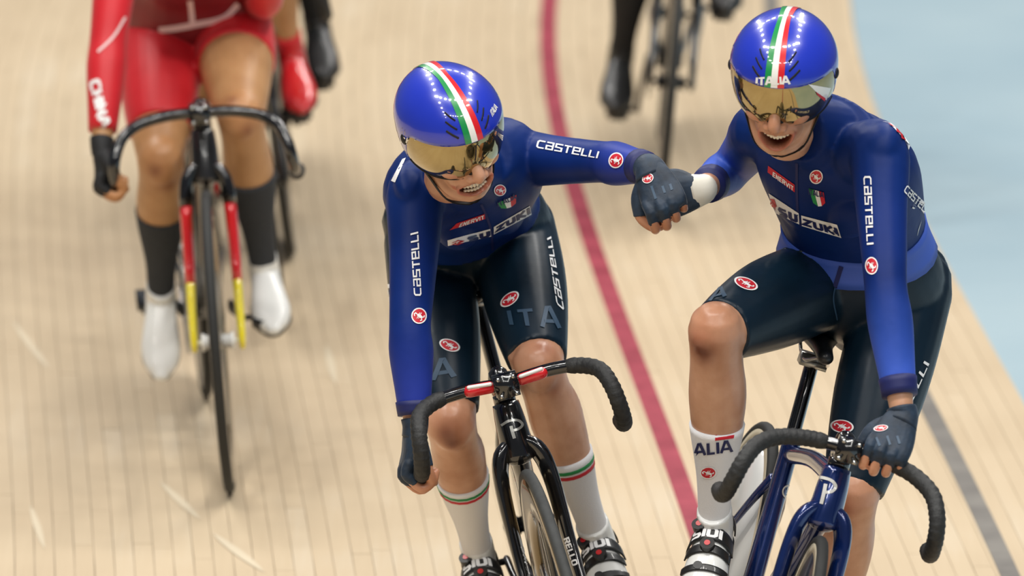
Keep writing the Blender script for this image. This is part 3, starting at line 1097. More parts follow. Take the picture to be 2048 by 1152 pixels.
def head(c, R, kind, skin_mat):
    """returns mesh V, F, tint for the head and neck stub in head coordinates mapped by R"""
    T = lambda p: A(c) + np.asarray(p, float) @ R
    pcs = []
    E = lambda p, ax: pcs.append(ellipsoid(A(p), np.diag(ax), 20, 14))
    E((0, -0.012, 0.045), (0.076, 0.098, 0.074))          # cranium
    E((0, 0.030, -0.015), (0.060, 0.064, 0.075))          # mid face
    E((0, 0.042, -0.055), (0.047, 0.050, 0.048))          # upper jaw
    E((0, 0.062, -0.098), (0.024, 0.022, 0.020))          # chin
    for s in (-1, 1):
        E((s * 0.036, 0.060, -0.024), (0.026, 0.026, 0.022))   # cheek
        E((s * 0.014, 0.094, -0.040), (0.010, 0.012, 0.009))   # nostril wing
        E((s * 0.074, -0.008, -0.005), (0.010, 0.020, 0.032))  # ear
        pcs.append(tube([(s * 0.060, 0.0, -0.03), (s * 0.046, 0.014, -0.066), (s * 0.029, 0.045, -0.096), (s * 0.008, 0.064, -0.102)], [0.018, 0.020, 0.018, 0.017], n=12))
        E((s * 0.030, 0.070, 0.018), (0.026, 0.018, 0.012))    # brow
    pcs.append(tube([(0, 0.082, 0.010), (0, 0.094, -0.010), (0, 0.106, -0.030), (0, 0.103, -0.042)], [0.009, 0.010, 0.0125, 0.010], n=12))
    pcs.append(tube([(0, -0.035, -0.02), (0, -0.040, -0.08), (0, -0.058, -0.15)], [0.052, 0.047, 0.050], n=20))
    mc = A([0, 0, -0.072])
    oc = mouth_curve(kind)
    # lips follow the opening over the front of the face

    def front(x, z):
        return 0.0905 - 4.6 * x * x - 0.15 * abs(x) - (0.10 * abs(z) + 0.06 * max(0, -z))
    lips = [(x * 1.08, front(x, z) - 0.003, mc[2] + z * 1.15) for x, z in oc]
    lp = A(lips + lips[:2])
    pcs.append(tube(lp, 0.0052, n=10, sub=2, caps=(1, 1)))
    V, Fc = remesh(pcs, 0.0024, 3, 0.45)
    # opening: push the surface inside the outline back into the mouth
    ang = np.arctan2(V[:, 2] - mc[2], V[:, 0])
    oa = np.arctan2(oc[:, 1], oc[:, 0])
    orad = np.hypot(oc[:, 0], oc[:, 1])
    k = np.argsort(oa)
    rad = np.interp(ang, oa[k], orad[k], period=2 * math.pi)
    d = np.hypot(V[:, 0], V[:, 2] - mc[2]) / rad
    fr = V[:, 1] > 0.045
    inside = np.clip((1.06 - d) / 0.16, 0, 1) * fr
    V[:, 1] -= inside * 0.024
    tint = np.ones((len(V), 3))
    lipw = (np.exp(-((d - 1.14) / 0.15) ** 2) * fr)[:, None] * (V[:, 1:2] > 0.055)
    tint = tint * (1 - lipw) + lipw * A([0.80, 0.46, 0.46])
    iw = np.clip((1.0 - d) / 0.10, 0, 1)[:, None] * fr[:, None]
    tint = tint * (1 - iw) + iw * A([0.30, 0.07, 0.07])
    # warmer cheeks and nose
    for p, r, cc in (((0.036, 0.08, -0.03), 0.026, (0.96, 0.78, 0.76)), ((-0.036, 0.08, -0.03), 0.026, (0.96, 0.78, 0.76)), ((0, 0.11, -0.035), 0.018, (0.96, 0.80, 0.78))):
        wq = np.exp(-(np.linalg.norm(V - A(p), axis=1) / r) ** 2)[:, None] * 0.7
        tint = tint * (1 - wq) + wq * A(cc) * tint
    # teeth
    teeth = []
    for row, zz, hh in ((1, (0.0040 if kind == 'grin' else 0.0035), 0.0068), (-1, (-0.0095 if kind == 'grin' else -0.0074), 0.0040)):
        if kind == 'grin' and row < 0:
            continue
        for i in range(-4, 5):
            x = (i + 0.5) * 0.0060
            wd = 0.0041
            z = mc[2] + zz + (0.011 if kind == 'grin' else 0.004) * (x / 0.029) ** 2 * 0.9 + (0.003 * x / 0.03 if kind != 'grin' else 0)
            y = front(x, 0) - 0.0085 - 2.0 * x * x
            hx = hh * (1.0 - 0.05 * abs(i))
            if abs(x) > 0.0265:
                continue
            teeth.append(ellipsoid((x, y, z), np.diag([wd, 0.0035, hx]), 10, 6))
    sq = lambda v: np.stack([v[:, 0], v[:, 1], np.where(v[:, 2] < 0, v[:, 2] * (0.93 if kind == 'grimace' else 0.98), v[:, 2])], 1)
    return T(sq(V)), Fc, tint, [(T(sq(v)), f) for v, f in teeth], T


def helmet_pt(th, ph, k=1.0):
    """th: azimuth from the front (towards subject's left), ph: elevation; metres in head coordinates"""
    cp, sp = math.cos(ph), math.sin(ph)
    if ph < 0:
        cp = cp ** 0.38
    ry = 0.122 if math.cos(th) > 0 else 0.122 + 0.010 * (-math.cos(th)) ** 2
    rx = 0.1015
    rz = 0.092 if ph > 0 else 0.10
    x = rx * cp * math.sin(th)
    y = ry * cp * math.cos(th)
    if math.cos(th) < 0 and ph > 0:
        pass
    return A([x * k, -0.012 + y * k, 0.042 + rz * sp * k])


def brim(th):
    """lower edge of the shell"""
    a = abs(th)
    f = lambda x0, x1: min(1, max(0, (a - x0) / (x1 - x0)))
    s = f(1.25, 1.75)
    s = s * s * (3 - 2 * s)
    s2 = f(1.9, 2.6)
    return math.radians(7 - 57 * s + 8 * s2)


def helmet(parent, T):
    nth, nph = 72, 22
    V, Fc = [], []
    for i in range(nth):
        th = -math.pi + 2 * math.pi * i / nth
        b = brim(th)
        for j in range(nph + 1):
            t = j / nph
            ph = b + (math.pi / 2 - b) * t
            V.append(helmet_pt(th, min(ph, math.pi / 2 - 1e-4)))
    for i in range(nth):
        for j in range(nph):
            a, c = i * (nph + 1) + j, ((i + 1) % nth) * (nph + 1) + j
            Fc.append([a, c, c + 1, a + 1])
    # rolled-in lower edge
    n0 = len(V)
    for i in range(nth):
        th = -math.pi + 2 * math.pi * i / nth
        V.append(helmet_pt(th, brim(th), 0.94))
    for i in range(nth):
        a, c = i * (nph + 1), ((i + 1) % nth) * (nph + 1)
        Fc.append([a, n0 + i, n0 + (i + 1) % nth, c])
    hm = link('helmet', T(A(V)), Fc, M_HELM, parent)
    # tricolour stripes from brow to nape
    for k, m in ((-1, M_GREENG), (0, M_WHITEG), (1, M_REDG)):
        SV, SF = [], []
        ns = 40
        for i in range(ns + 1):
            t = i / ns
            ph = math.radians(8 + 150 * t)
            wd = 0.0125 * (0.62 + 0.38 * abs(math.cos(ph)))
            for e in (-0.5, 0.0, 0.5):
                xx = (k + e) * wd
                th, pp = (0.0, ph) if ph <= math.pi / 2 else (math.pi, math.pi - ph)
                q = helmet_pt(th, pp, 1.0)
                # lower the surface sideways with its curvature
                q = q + A([xx, 0, 0])
                nrm = unit(A([0, (q[1] + 0.012) / 0.122 ** 2, (q[2] - 0.042) / 0.092 ** 2]))
                q = q - nrm * (xx * xx) / (2 * 0.095) + nrm * 0.0013
                SV.append(q)
        for i in range(ns):
            for e in range(2):
                a = i * 3 + e
                SF.append([a, a + 1, a + 4, a + 3])
        link('stripe', T(A(SV)), SF, m, hm)
    # vent slots either side of the stripes
    for s in (-1, 1):
        for i, ph in enumerate((17, 27, 37)):
            q0 = helmet_pt(s * math.radians(17), math.radians(ph), 1.002)
            q1 = helmet_pt(s * math.radians(29), math.radians(ph + 9), 1.002)
            qm = helmet_pt(s * math.radians(23), math.radians(ph + 4.5), 1.003)
            v, f = tube([q0, qm, q1], A([[0.0028, 0.0012]] * 3), ref=A([0, 0, 1.0]), n=10, sub=3)
            link('vent', T(v), f, M_SLOT, hm)
    # mirrored visor with nose cut-out
    V, Fc = [], []
    nu, nv = 56, 14
    for i in range(nu + 1):
        th = math.radians(-88 + 176 * i / nu)
        a = abs(th)
        top = math.radians(11)
        notch = math.exp(-(th / 0.20) ** 2)
        low = math.radians(-58 + 21 * notch + 18 * max(0, (a - 0.9) / 0.65) ** 2)
        top = max(top, low + math.radians(3))
        for j in range(nv + 1):
            ph = top + (low - top) * j / nv
            V.append(helmet_pt(th, ph, 0.992))
    for i in range(nu):
        for j in range(nv):
            a = i * (nv + 1) + j
            Fc.append([a, a + 1, a + nv + 2, a + nv + 1])
    n0 = len(V)
    Vi = [A([0, -0.012, 0.042]) + (v - A([0, -0.012, 0.042])) * 0.975 for v in V]
    Fi = [[x + n0 for x in f[::-1]] for f in Fc]
    edge = []
    for i in range(nu):
        a = i * (nv + 1) + nv
        edge.append([a, n0 + a, n0 + a + nv + 1, a + nv + 1])
        a = i * (nv + 1)
        edge.append([a + nv + 1, n0 + a + nv + 1, n0 + a, a])
    vz = link('visor', T(A(V + Vi)), Fc + Fi + edge, M_VISOR, hm)
    rim = [V[i * (nv + 1) + nv] for i in range(nu + 1)]
    v, f = tube(A(rim), 0.0022, n=8, sub=1)
    link('visor_rim', T(v), f, M_STRAP, hm)
    for s in (-1, 1):
        q = helmet_pt(s * math.radians(86), math.radians(-6), 0.985)
        v, f = ellipsoid(q, np.diag([0.006, 0.011, 0.011]))
        link('visor_magnet', T(v), f, M_SLOT, hm)
        pts = A([(s * 0.083, 0.0, -0.02), (s * 0.066, 0.018, -0.064), (s * 0.046, 0.035, -0.110), (s * 0.012, 0.045, -0.128), (0, 0.045, -0.129)])
        v, f = tube(pts, A([[0.0100, 0.0018]] * 5), ref=A([[0, 1.0, 0.2]] * 5), n=8, sub=4)
        link('chin_strap', T(v), f, M_STRAP, hm)
    return hm


def shoe(parent, ank, fwd, up, style, name='shoe'):
    """cycling shoe around an ankle point"""
    f = unit(fwd)
    u = perp(A(up, float), f)
    l = np.cross(u, f)
    T = lambda y, x, z: A(ank) + f * y + l * x + u * (z - 0.085)
    ys = (-0.066, -0.050, -0.015, 0.03, 0.075, 0.12, 0.16, 0.185)
    zs = (0.036, 0.042, 0.048, 0.048, 0.043, 0.034, 0.027, 0.024)
    rw = (0.020, 0.029, 0.034, 0.036, 0.041, 0.045, 0.036, 0.018)
    rd = (0.026, 0.038, 0.045, 0.045, 0.038, 0.029, 0.021, 0.012)
    C = A([T(y, 0, z) for y, z in zip(ys, zs)])
    R = A(list(zip(rw, rd)))
    white = style != 'black'
    mm = M_SHOEW if style in ('white', 'race') else (M_REDP if style == 'red' else M_SHOEB)
    pcs = [tube(C, R, ref=l, n=20, sub=4, power=0.9), tube([T(-0.012, 0, 0.06), T(-0.006, 0, 0.115)], A([[0.035, 0.046], [0.034, 0.044]]), ref=l, sub=3, caps=(0, 0))]
    V, Fc = remesh(pcs, 0.004, 5)
    sh = link(name, V, Fc, mm, parent)
    so = A([T(y, 0, 0.010) for y in (-0.064, -0.04, 0.0, 0.05, 0.10, 0.14, 0.178)])
    v, fc = tube(so, A([[0.022, 0.009], [0.031, 0.011], [0.033, 0.010], [0.036, 0.009], [0.044, 0.009], [0.040, 0.009], [0.020, 0.008]]), ref=l, n=16)
    link('sole', v, fc, M_SOLE, sh)
    v, fc = tube([T(-0.04, 0, 0.094), T(-0.014, 0, 0.119)], A([[0.030, 0.020], [0.0365, 0.046]]), ref=l, sub=2, caps=(0, 0))
    if style == 'race':
        cc = catmull(np.hstack([C, R]), 8)

        def band(y0, y1, a0, a1, lift, m, nm):
            VV, FF = [], []
            n1, n2 = 5, 16
            xs = np.linspace(0, 1, len(cc))
            yy = ((cc[:, :3] - A(ank)) @ f)
            for i in range(n1 + 1):
                y = y0 + (y1 - y0) * i / n1
                c4 = A([np.interp(y, yy, cc[:, j]) for j in range(5)])
                for j in range(n2 + 1):
                    a = math.radians(a0 + (a1 - a0) * j / n2)
                    VV.append(c4[:3] + l * math.cos(a) * (c4[3] + lift) + u * math.sin(a) * (c4[4] + lift))
            for i in range(n1):
                for j in range(n2):
                    q = i * (n2 + 1) + j
                    FF.append([q, q + 1, q + n2 + 2, q + n2 + 1])
            b = link(nm, A(VV), FF, m, sh)
            md = b.modifiers.new('t', 'SOLIDIFY')
            md.thickness = 0.003
            md.offset = 0
            return b
        band(0.026, 0.058, 5, 175, 0.0055, M_SHOEB, 'strap')
        uv, wf = word2d('SIDI', 0.24, 0.18)
        yy = ((cc[:, :3] - A(ank)) @ f)
        WV = []
        for uu, vv in uv:
            y = 0.053 - 0.021 * vv
            c4 = A([np.interp(y, yy, cc[:, j]) for j in range(5)])
            a = math.radians(138 - 78 * uu)
            WV.append(c4[:3] + l * math.cos(a) * (c4[3] + 0.0080) + u * math.sin(a) * (c4[4] + 0.0080))
        link('lettering', A(WV), wf, M_WHITE, sh)
        band(0.066, 0.085, 20, 160, 0.004, M_SHOEB, 'strap')
        band(0.108, 0.121, 25, 155, 0.004, M_SHOEB, 'strap')
        band(-0.066, -0.02, -10, 190, 0.003, M_SHOEB, 'heel_cup')
        for y, z, x in ((0.070, 0.080, 0.0), (0.022, 0.086, -0.022)):
            v, fc = cyl(T(y, x, z), T(y + 0.003, x * 1.12, z + 0.016), 0.0145, 18)
            dl = link('dial', v, fc, M_SHOEB, sh, smooth=False)
            v, fc = cyl(T(y + 0.003, x * 1.12, z + 0.016), T(y + 0.0035, x * 1.13, z + 0.0175), 0.006, 12)
            link('dial_cap', v, fc, M_REDP, sh, smooth=False)
        v, fc = cyl(T(0.11, -0.012, 0.066), T(0.112, -0.012, 0.072), 0.009, 12)
        link('dial', v, fc, M_SHOEB, sh, smooth=False)
    return sh


def lerp(a, b, t):
    return A(a) * (1 - t) + A(b) * t


def build_rider(J, st, label, group=None):
    """J: joints in metres; st: style"""
    base = A([J['hipM'][0], J['hipM'][1], 0.0])
    root = thing('person', label, 'person', base, group)
    vox = st.get('voxel', 0.0055)
    hipM, shM = J['hipM'], J['shM']
    hipAx = unit(J['hipL'] - J['hipR'])
    shAx = unit(J['shL'] - J['shR'])
    spine = unit(shM - hipM)
    front = unit(np.cross(lerp(hipAx, shAx, 0.6), spine))     # ventral side
    if front @ A([0, -1.0, -0.3]) < 0:
        front = -front
    tl = np.linalg.norm(shM - hipM)
    arch = st.get('arch', 0.03)
    sc = st.get('torso', (1.0, 1.0))
    # torso stations: fraction of the spine, half width, half depth, shift to the back
    stn = [(-0.16, 0.085, 0.075, 0.0), (0.0, 0.155, 0.112, 0.005), (0.16, 0.156, 0.112, 0.012), (0.36, 0.134, 0.096, arch), (0.58, 0.146, 0.104, arch), (0.80, 0.158, 0.108, arch * 0.7), (0.95, 0.150, 0.090, 0.012), (1.04, 0.118, 0.070, 0.012), (1.12, 0.070, 0.058, 0.008)]
    tc = A([hipM + spine * tl * s[0] - front * s[3] for s in stn])
    tr = A([[s[1] * sc[0], s[2] * sc[1]] for s in stn])
    ta = A([lerp(hipAx, shAx, min(1, max(0, s[0]))) for s in stn])
    nb_ = J.get('neck', shM + spine * 0.06)
    tors = lambda g, t0=0.0, t1=1.0, caps=(1, 1): tube(tc, tr, ref=ta, n=28, sub=5, grow=g, t0=t0, t1=t1, caps=caps, power=0.92)
    ns = len(stn) - 1

    def tpar(fr):
        xs = [s[0] for s in stn]
        return float(np.interp(fr, xs, np.arange(ns + 1))) / ns
    arms, legs = {}, {}
    for s in 'RL':
        sh, el, wr = J['sh' + s], J['el' + s], J['wr' + s]
        inn = sh + (shM - sh) * 0.35 - spine * 0.02
        mid1, mid2 = lerp(sh, el, 0.4), lerp(sh, el, 0.75)
        f1, f2 = lerp(el, wr, 0.25), lerp(el, wr, 0.6)
        ar = st.get('arm', 1.0)
        arms[s] = ([inn, sh, mid1, mid2, el, f1, f2, wr], A([0.060, 0.057, 0.047, 0.041, 0.038, 0.041, 0.034, 0.0255]) * ar)
        hp, kn, an = J['hip' + s], J['kn' + s], J['an' + s]
        td = unit(kn - hp)
        sd = unit(an - kn)
        kf = perp(td - sd * (td @ sd), unit(td + sd)) if np.linalg.norm(np.cross(td, sd)) > 0.05 else front
        kf = unit(td - sd)            # points out of the knee cap
        side = unit(np.cross(td, kf)) if np.linalg.norm(np.cross(td, kf)) > 1e-3 else hipAx
        lg = st.get('leg', 1.0)
        thigh = ([hp - td * 0.03, lerp(hp, kn, 0.25) + kf * 0.010, lerp(hp, kn, 0.5) + kf * 0.014, lerp(hp, kn, 0.75) + kf * 0.010, lerp(hp, kn, 0.93) + kf * 0.004, kn + kf * 0.002],
                 A([0.086, 0.090, 0.086, 0.073, 0.061, 0.057]) * lg)
        shank = ([kn - sd * 0.01 + kf * 0.002, lerp(kn, an, 0.12) - kf * 0.004, lerp(kn, an, 0.30) - kf * 0.014, lerp(kn, an, 0.5) - kf * 0.012, lerp(kn, an, 0.75) - kf * 0.003, an],
                 A([0.056, 0.053, 0.058, 0.050, 0.034, 0.0285]) * lg)
        foot = J.get('ft' + s)
        if foot is None:
            foot = unit(perp(A([0, -1.0, -0.25]), sd) * 0.9 + sd * 0.35)
        legs[s] = (thigh, shank, kf, side, foot)
    g0 = -0.004
    # --- body skin: one surface
    pcs = [tors(g0 - 0.008, 0.0, tpar(0.92), (1, 0))]
    for s in 'RL':
        pts, r = arms[s]
        pcs.append(tube(pts, r, n=16, grow=g0))
        th, sk, kf, side, foot = legs[s]
        pcs.append(tube(th[0], th[1], n=20, grow=g0))
        pcs.append(tube(sk[0], sk[1], n=18, grow=g0 + 0.002))
        pcs.append(ellipsoid(J['kn' + s] + kf * 0.020, A([kf * 0.038, side * 0.042, np.cross(kf, side) * 0.052])))
        an = J['an' + s]
        kn, hp = J['kn' + s], J['hip' + s]
        sd = unit(an - kn)
        inn = hipAx * (1 if s == 'R' else -1)
        pcs.append(ellipsoid(lerp(hp, kn, 0.86) + inn * 0.030 + kf * 0.018, A([inn * 0.027, kf * 0.028, unit(kn - hp) * 0.050])))
        pcs.append(ellipsoid(lerp(hp, kn, 0.80) - inn * 0.030 + kf * 0.022, A([inn * 0.027, kf * 0.026, unit(kn - hp) * 0.060])))
        for k_ in (-1, 1):
            pcs.append(ellipsoid(lerp(kn, an, 0.27 + 0.03 * k_) - kf * 0.024 + side * k_ * 0.022, A([side * 0.033, kf * 0.034, sd * 0.085])))
        pcs.append(tube([kn + sd * 0.055 + kf * 0.036, lerp(kn, an, 0.4) + kf * 0.030, lerp(kn, an, 0.85) + kf * 0.014], [0.016, 0.014, 0.012], n=10))
        pcs.append(tube([an, an + foot * 0.065 - perp(J['kn' + s] - an, foot) * 0.042, an + foot * 0.13 - perp(J['kn' + s] - an, foot) * 0.056], [0.027, 0.024, 0.018], n=12))
    V, Fc = remesh(pcs, vox, 8)
    tint = np.ones((len(V), 3))
    marks = J.get('marks', [])
    if marks:
        bt = bvh(V, Fc)
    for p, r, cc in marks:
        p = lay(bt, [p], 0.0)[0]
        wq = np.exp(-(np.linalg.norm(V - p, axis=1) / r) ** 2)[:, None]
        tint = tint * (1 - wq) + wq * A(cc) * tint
    for s in 'RL':      # ruddier knees
        wq = np.exp(-(np.linalg.norm(V - J['kn' + s] - legs[s][2] * 0.04, axis=1) / 0.055) ** 2)[:, None] * 0.8
        tint = tint * (1 - wq) + wq * A([0.93, 0.78, 0.72]) * tint
    parts = [(V, Fc, tint)]
    gl = {}
    for s in 'RL':
        if J.get('hand' + s):
            sk, gv = J['hand' + s][:2]
            v, f = remesh(sk, 0.0019, 2, 0.35)
            tt = np.ones((len(v), 3)) * A([0.98, 0.86, 0.82])
            parts.append((v, f, tt))
            gl[s] = gv
    T = None
    if 'head' in J:
        c, R, kind = J['head']
        hv, hf, ht, teeth, T = head(c, R, kind, st['skin'])
        parts.append((hv, hf, ht))
    VV, FF = join([(v, f) for v, f, _ in parts])
    body = link('body', VV, FF, st['skin'], root, tint=np.vstack([t for _, _, t in parts]))
    if T is not None:
        v, f = join(teeth)
        link('teeth', v, f, M_TEETH, root)
    out = dict(root=root, body=body, legs=legs, arms=arms, T=T, J=J)
    # --- shorts
    th_end = st.get('short_end', (0.86, 0.86))
    pcs = [tors(0.003, 0.0, tpar(0.46), (1, 0))]
    for k, s in enumerate('RL'):
        th = legs[s][0]
        pcs.append(tube(th[0], th[1], n=22, grow=0.0015, t1=th_end[k], caps=(1, 0)))
        hp = J['hip' + s]
        pcs.append(ellipsoid(hp - front * 0.05 + (hipM - hp) * 0.12, A([hipAx * 0.078, front * 0.08, spine * 0.09])))
    V, Fc = remesh(pcs, vox, 7)
    shorts = link('shorts', V, Fc, st['shorts'], root)
    out['shorts'] = shorts
    # --- jersey
    pcs = [tors(0.007, tpar(st.get('hem', 0.12)), tpar(st.get('collar', 1.09)), (0, 0))]
    for s in (-1, 1):
        pcs.append(ellipsoid(hipM + spine * tl * 0.72 + front * (0.055 + st.get('bust', 0.0)) + shAx * s * 0.062, A([shAx * 0.062, front * 0.045, spine * 0.060])))
    se = st.get('sleeve_end', (0.93, 0.93))
    slv = st.get('sleeve')
    sleeves = []
    for k, s in enumerate('RL'):
        pts, r = arms[s]
        pcs.append(tube(pts, r, n=20, grow=0.0025, t1=(0.45 if slv else se[k]), caps=(1, 0)))
        pcs.append(ellipsoid(J['sh' + s] + spine * 0.005, A([shAx * 0.058, front * 0.060, spine * 0.058])))
        if slv:
            sleeves.append((s, tube(pts, r, n=20, sub=6, grow=0.0032, t0=0.30, t1=se[k], caps=(0, 0))))
    if 'head' in J:
        c, R, kind = J['head']
        nk = A(c) + A([0, -0.050, -0.115]) @ R
        pcs.append(tube([shM - front * 0.005, lerp(shM, nk, 0.55) - front * 0.006, lerp(shM, nk, st.get('collar_k', 0.92))], A([0.082, 0.062, 0.053]), n=22, caps=(1, 0)))
    V, Fc = remesh(pcs, vox * 0.9, 7)
    tj = np.ones((len(V), 3))
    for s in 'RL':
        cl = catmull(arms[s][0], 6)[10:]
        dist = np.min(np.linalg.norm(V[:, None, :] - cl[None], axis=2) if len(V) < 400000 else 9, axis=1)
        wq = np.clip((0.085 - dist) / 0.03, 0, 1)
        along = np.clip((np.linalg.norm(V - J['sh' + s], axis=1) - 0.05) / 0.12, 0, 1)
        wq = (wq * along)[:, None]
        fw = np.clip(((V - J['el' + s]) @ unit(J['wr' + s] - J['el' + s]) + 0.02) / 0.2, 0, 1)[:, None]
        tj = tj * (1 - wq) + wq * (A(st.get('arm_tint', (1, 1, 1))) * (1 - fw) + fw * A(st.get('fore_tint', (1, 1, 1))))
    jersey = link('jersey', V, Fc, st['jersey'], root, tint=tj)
    out['jersey'] = jersey
    for s, (v, f) in sleeves:
        o = link('sleeve', v, f, slv, jersey)
        out['sleeve' + s] = o
    if st.get('cuff'):
        for k, s in enumerate('RL'):
            pts, r = arms[s]
            v, f = tube(pts, r, n=20, sub=6, grow=0.0048, t0=se[k] - 0.045, t1=se[k] + 0.004, caps=(0, 0))
            link('cuff', v, f, st['cuff'], jersey)
    if st.get('hem_mat'):
        v, f = tors(0.0095, tpar(st.get('hem', 0.12)) - 0.005, tpar(st.get('hem', 0.12) + 0.15), (0, 0))
        out['hem'] = link('hem_band', v, f, st['hem_mat'], jersey)
    # --- gloves
    for s, gv in gl.items():
        v, f = remesh(gv, 0.0019, 2, 0.35)
        gm = st.get('glove', M_GLOVE)
        g = link('glove', v, f, gm, root)
        wr, kc, Xa = J['hand' + s][2], None, None
        el = J['el' + s]
        d = unit(J['wr' + s] - el)
        v, f = tube([wr - d * 0.016, wr, lerp(wr, J['hand' + s][4], 0.55)], A([[0.0280, 0.0270], [0.0300, 0.0250], [0.0355, 0.0232]]), n=20, sub=4, caps=(0, 0), ref=J['hand' + s][3])
        link('wrist_band', v, f, st.get('wristband', {}).get(s, gm), g)
        out['glove' + s] = g
    # --- socks and shoes
    for k, s in enumerate('RL'):
        sk = legs[s][1]
        v, f = tube(sk[0], sk[1], n=20, sub=6, grow=0.0015, t0=st.get('sock_top', (0.56, 0.56))[k], t1=1.0, caps=(0, 1))
        so = link('sock', v, f, st['sock'], root)
        out['sock' + s] = so
        if st.get('sock_bands'):
            for t, m in st['sock_bands']:
                v, f = tube(sk[0], sk[1], n=20, sub=12, grow=0.0026, t0=st['sock_top'][k] + t, t1=st['sock_top'][k] + t + 0.016, caps=(0, 0))
                link('sock_stripe', v, f, m, so)
        sd = unit(J['an' + s] - J['kn' + s])
        out['shoe' + s] = shoe(root, J['an' + s], legs[s][4], perp(-sd, legs[s][4]), st['shoe'])
    if T is not None:
        out['helmet'] = helmet(root, T)
    return out


def grip(bike, u, side, out_v, idx_dir):
    """closed hand on the bar. u: station along the bar (index into its bend points), side -1 right / +1 left"""
    pts = catmull(bike['bp'] * A([1, side, 1]) + CLAMP, 10)
    i = int(u * 10)
    c = bike['one'](pts[i], True)
    ax = unit(bike['one'](pts[i + 1], True) - bike['one'](pts[i - 1], True))
    if ax @ A(idx_dir) > 0:
        ax = -ax              # X runs from index to little finger
    Z = perp(A(out_v, float), ax)
    return c, ax, Z

VIEW = -FWD      # towards the viewer


def img(r, u, v):
    return unit(r * RIGHT + u * UP + v * VIEW)


# ---- rider on the black bicycle (image centre)
J = {}
J['hipM'] = P(945, 485, 18.33)
J['hipR'] = P(854, 503, 18.33)
J['hipL'] = P(1030, 470, 18.33)
J['shR'] = P(834, 385, 17.84)
J['shL'] = P(1032, 318, 18.03)
J['shM'] = P(935, 352, 17.92)
J['knR'] = reach(J['hipR'], 902, 848, 0.42, -1)
J['knL'] = reach(J['hipL'], 1078, 738, 0.42, -1)
J['anR'] = reach(J['knR'], 956, 1108, 0.41, 1)
J['anL'] = reach(J['knL'], 1192, 1072, 0.41, 1)
J['ftR'] = unit((0.10, -1.0, -0.42))
J['ftL'] = unit((0.12, -1.0, -0.38))
c, X_, Z_ = grip(bA, 8.2, -1, (-1, -0.25, 0.25), (0, -1, 0))
Y_ = np.cross(Z_, X_)
o_ = c + 0.002 * Y_ + 0.030 * Z_
hR = hand(o_, X_, Y_, Z_, -1)
J['handR'], J['handcR'] = hR, o_
J['wrR'] = hR[2]
J['elR'] = reach(J['shR'], 820, 655, 0.29, -1)
X_, Y_, Z_ = img(0.88, 0.42, 0.1), img(0.34, -0.76, 0.42), img(-0.1, 0.48, 0.9)
hk = P(1334, 412, 17.60)
hL = hand(hk, X_, Y_, Z_, -1, a=(70, 70, 40))
J['handL'], J['handcL'] = hL, hk
J['wrL'] = hL[2]
J['elL'] = reach(J['shL'], 1208, 324, 0.285, -1)
J['head'] = (P(908, 272, 17.62), rot_axes(20, 27, 17), 'grimace')
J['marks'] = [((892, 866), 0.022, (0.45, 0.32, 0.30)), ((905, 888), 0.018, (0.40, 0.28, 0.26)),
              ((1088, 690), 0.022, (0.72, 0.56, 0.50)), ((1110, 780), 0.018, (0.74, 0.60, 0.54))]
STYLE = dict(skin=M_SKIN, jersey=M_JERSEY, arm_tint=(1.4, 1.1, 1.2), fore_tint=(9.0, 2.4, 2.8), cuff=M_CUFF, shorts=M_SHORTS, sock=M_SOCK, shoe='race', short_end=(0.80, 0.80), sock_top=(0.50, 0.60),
             sock_bands=[(0.035, M_GREEN), (0.062, M_RED)], sleeve_end=(0.955, 0.968), hem=0.27, leg=0.95)
rA = build_rider(J, STYLE, 'cyclist in blue with gritted teeth, left arm stretched out to the other blue rider')

# ---- rider on the blue bicycle (image right)
J = {}
J['hipM'] = P(1722, 586, 17.92)
J['hipR'] = P(1636, 572, 17.90)
J['hipL'] = P(1810, 602, 17.92)
J['shR'] = P(1524, 262, 17.68)
J['shL'] = P(1757, 306, 17.46)
J['shM'] = P(1652, 285, 17.56)
J['knR'] = reach(J['hipR'], 1432, 668, 0.42, -1)
J['knL'] = reach(J['hipL'], 1704, 990, 0.42, -1)
J['anR'] = reach(J['knR'], 1428, 1046, 0.41, 1)
J['anL'] = reach(J['knL'], 1650, 1330, 0.41, 1)
J['ftR'] = unit((-0.22, -1.0, -0.50))
J['ftL'] = unit((0.05, -1.0, -0.25))
c, X_, Z_ = grip(bB, 1.5, 1, (0, -0.66, 0.70), (-1, 0, 0))
Y_ = -np.cross(Z_, X_)
o_ = c + 0.004 * Y_ + 0.031 * Z_
hL = hand(o_, X_, Y_, Z_, -1)
J['handL'], J['handcL'] = hL, o_
J['wrL'] = hL[2]
J['elL'] = reach(J['shL'], 1772, 580, 0.30, -1)
Y_, Z_ = img(-0.97, -0.22, 0.0), img(0, 0.1, -1)
X_ = np.cross(Y_, Z_)
hk = P(1310, 400, 17.69)
hR = hand(hk, X_, Y_, Z_, -1, a=(52, 66, 42), thumb=[(-0.018, -0.074, -0.004), (-0.034, -0.05, 0.0), (-0.040, -0.02, 0.004), (-0.036, 0.01, 0.0), (-0.03, 0.02, 0.0)])
J['handR'], J['handcR'] = hR, hk
J['wrR'] = hR[2]
J['elR'] = reach(J['shR'], 1462, 338, 0.285, 1)
J['head'] = (P(1566, 168, 17.36), rot_axes(-10, 20, -3), 'grin')
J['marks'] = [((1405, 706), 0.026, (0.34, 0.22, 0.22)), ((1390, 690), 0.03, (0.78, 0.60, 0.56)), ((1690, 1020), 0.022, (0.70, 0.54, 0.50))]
st = dict(STYLE, hem_mat=M_HEM, short_end=(0.83, 0.92), sock_bands=None, sock_top=(0.56, 0.6), sleeve_end=(0.93, 0.94), wristband={'R': M_GLOVEW}, hem=0.24, collar_k=0.66, leg=1.0, fore_tint=(18.0, 6.0, 4.6))
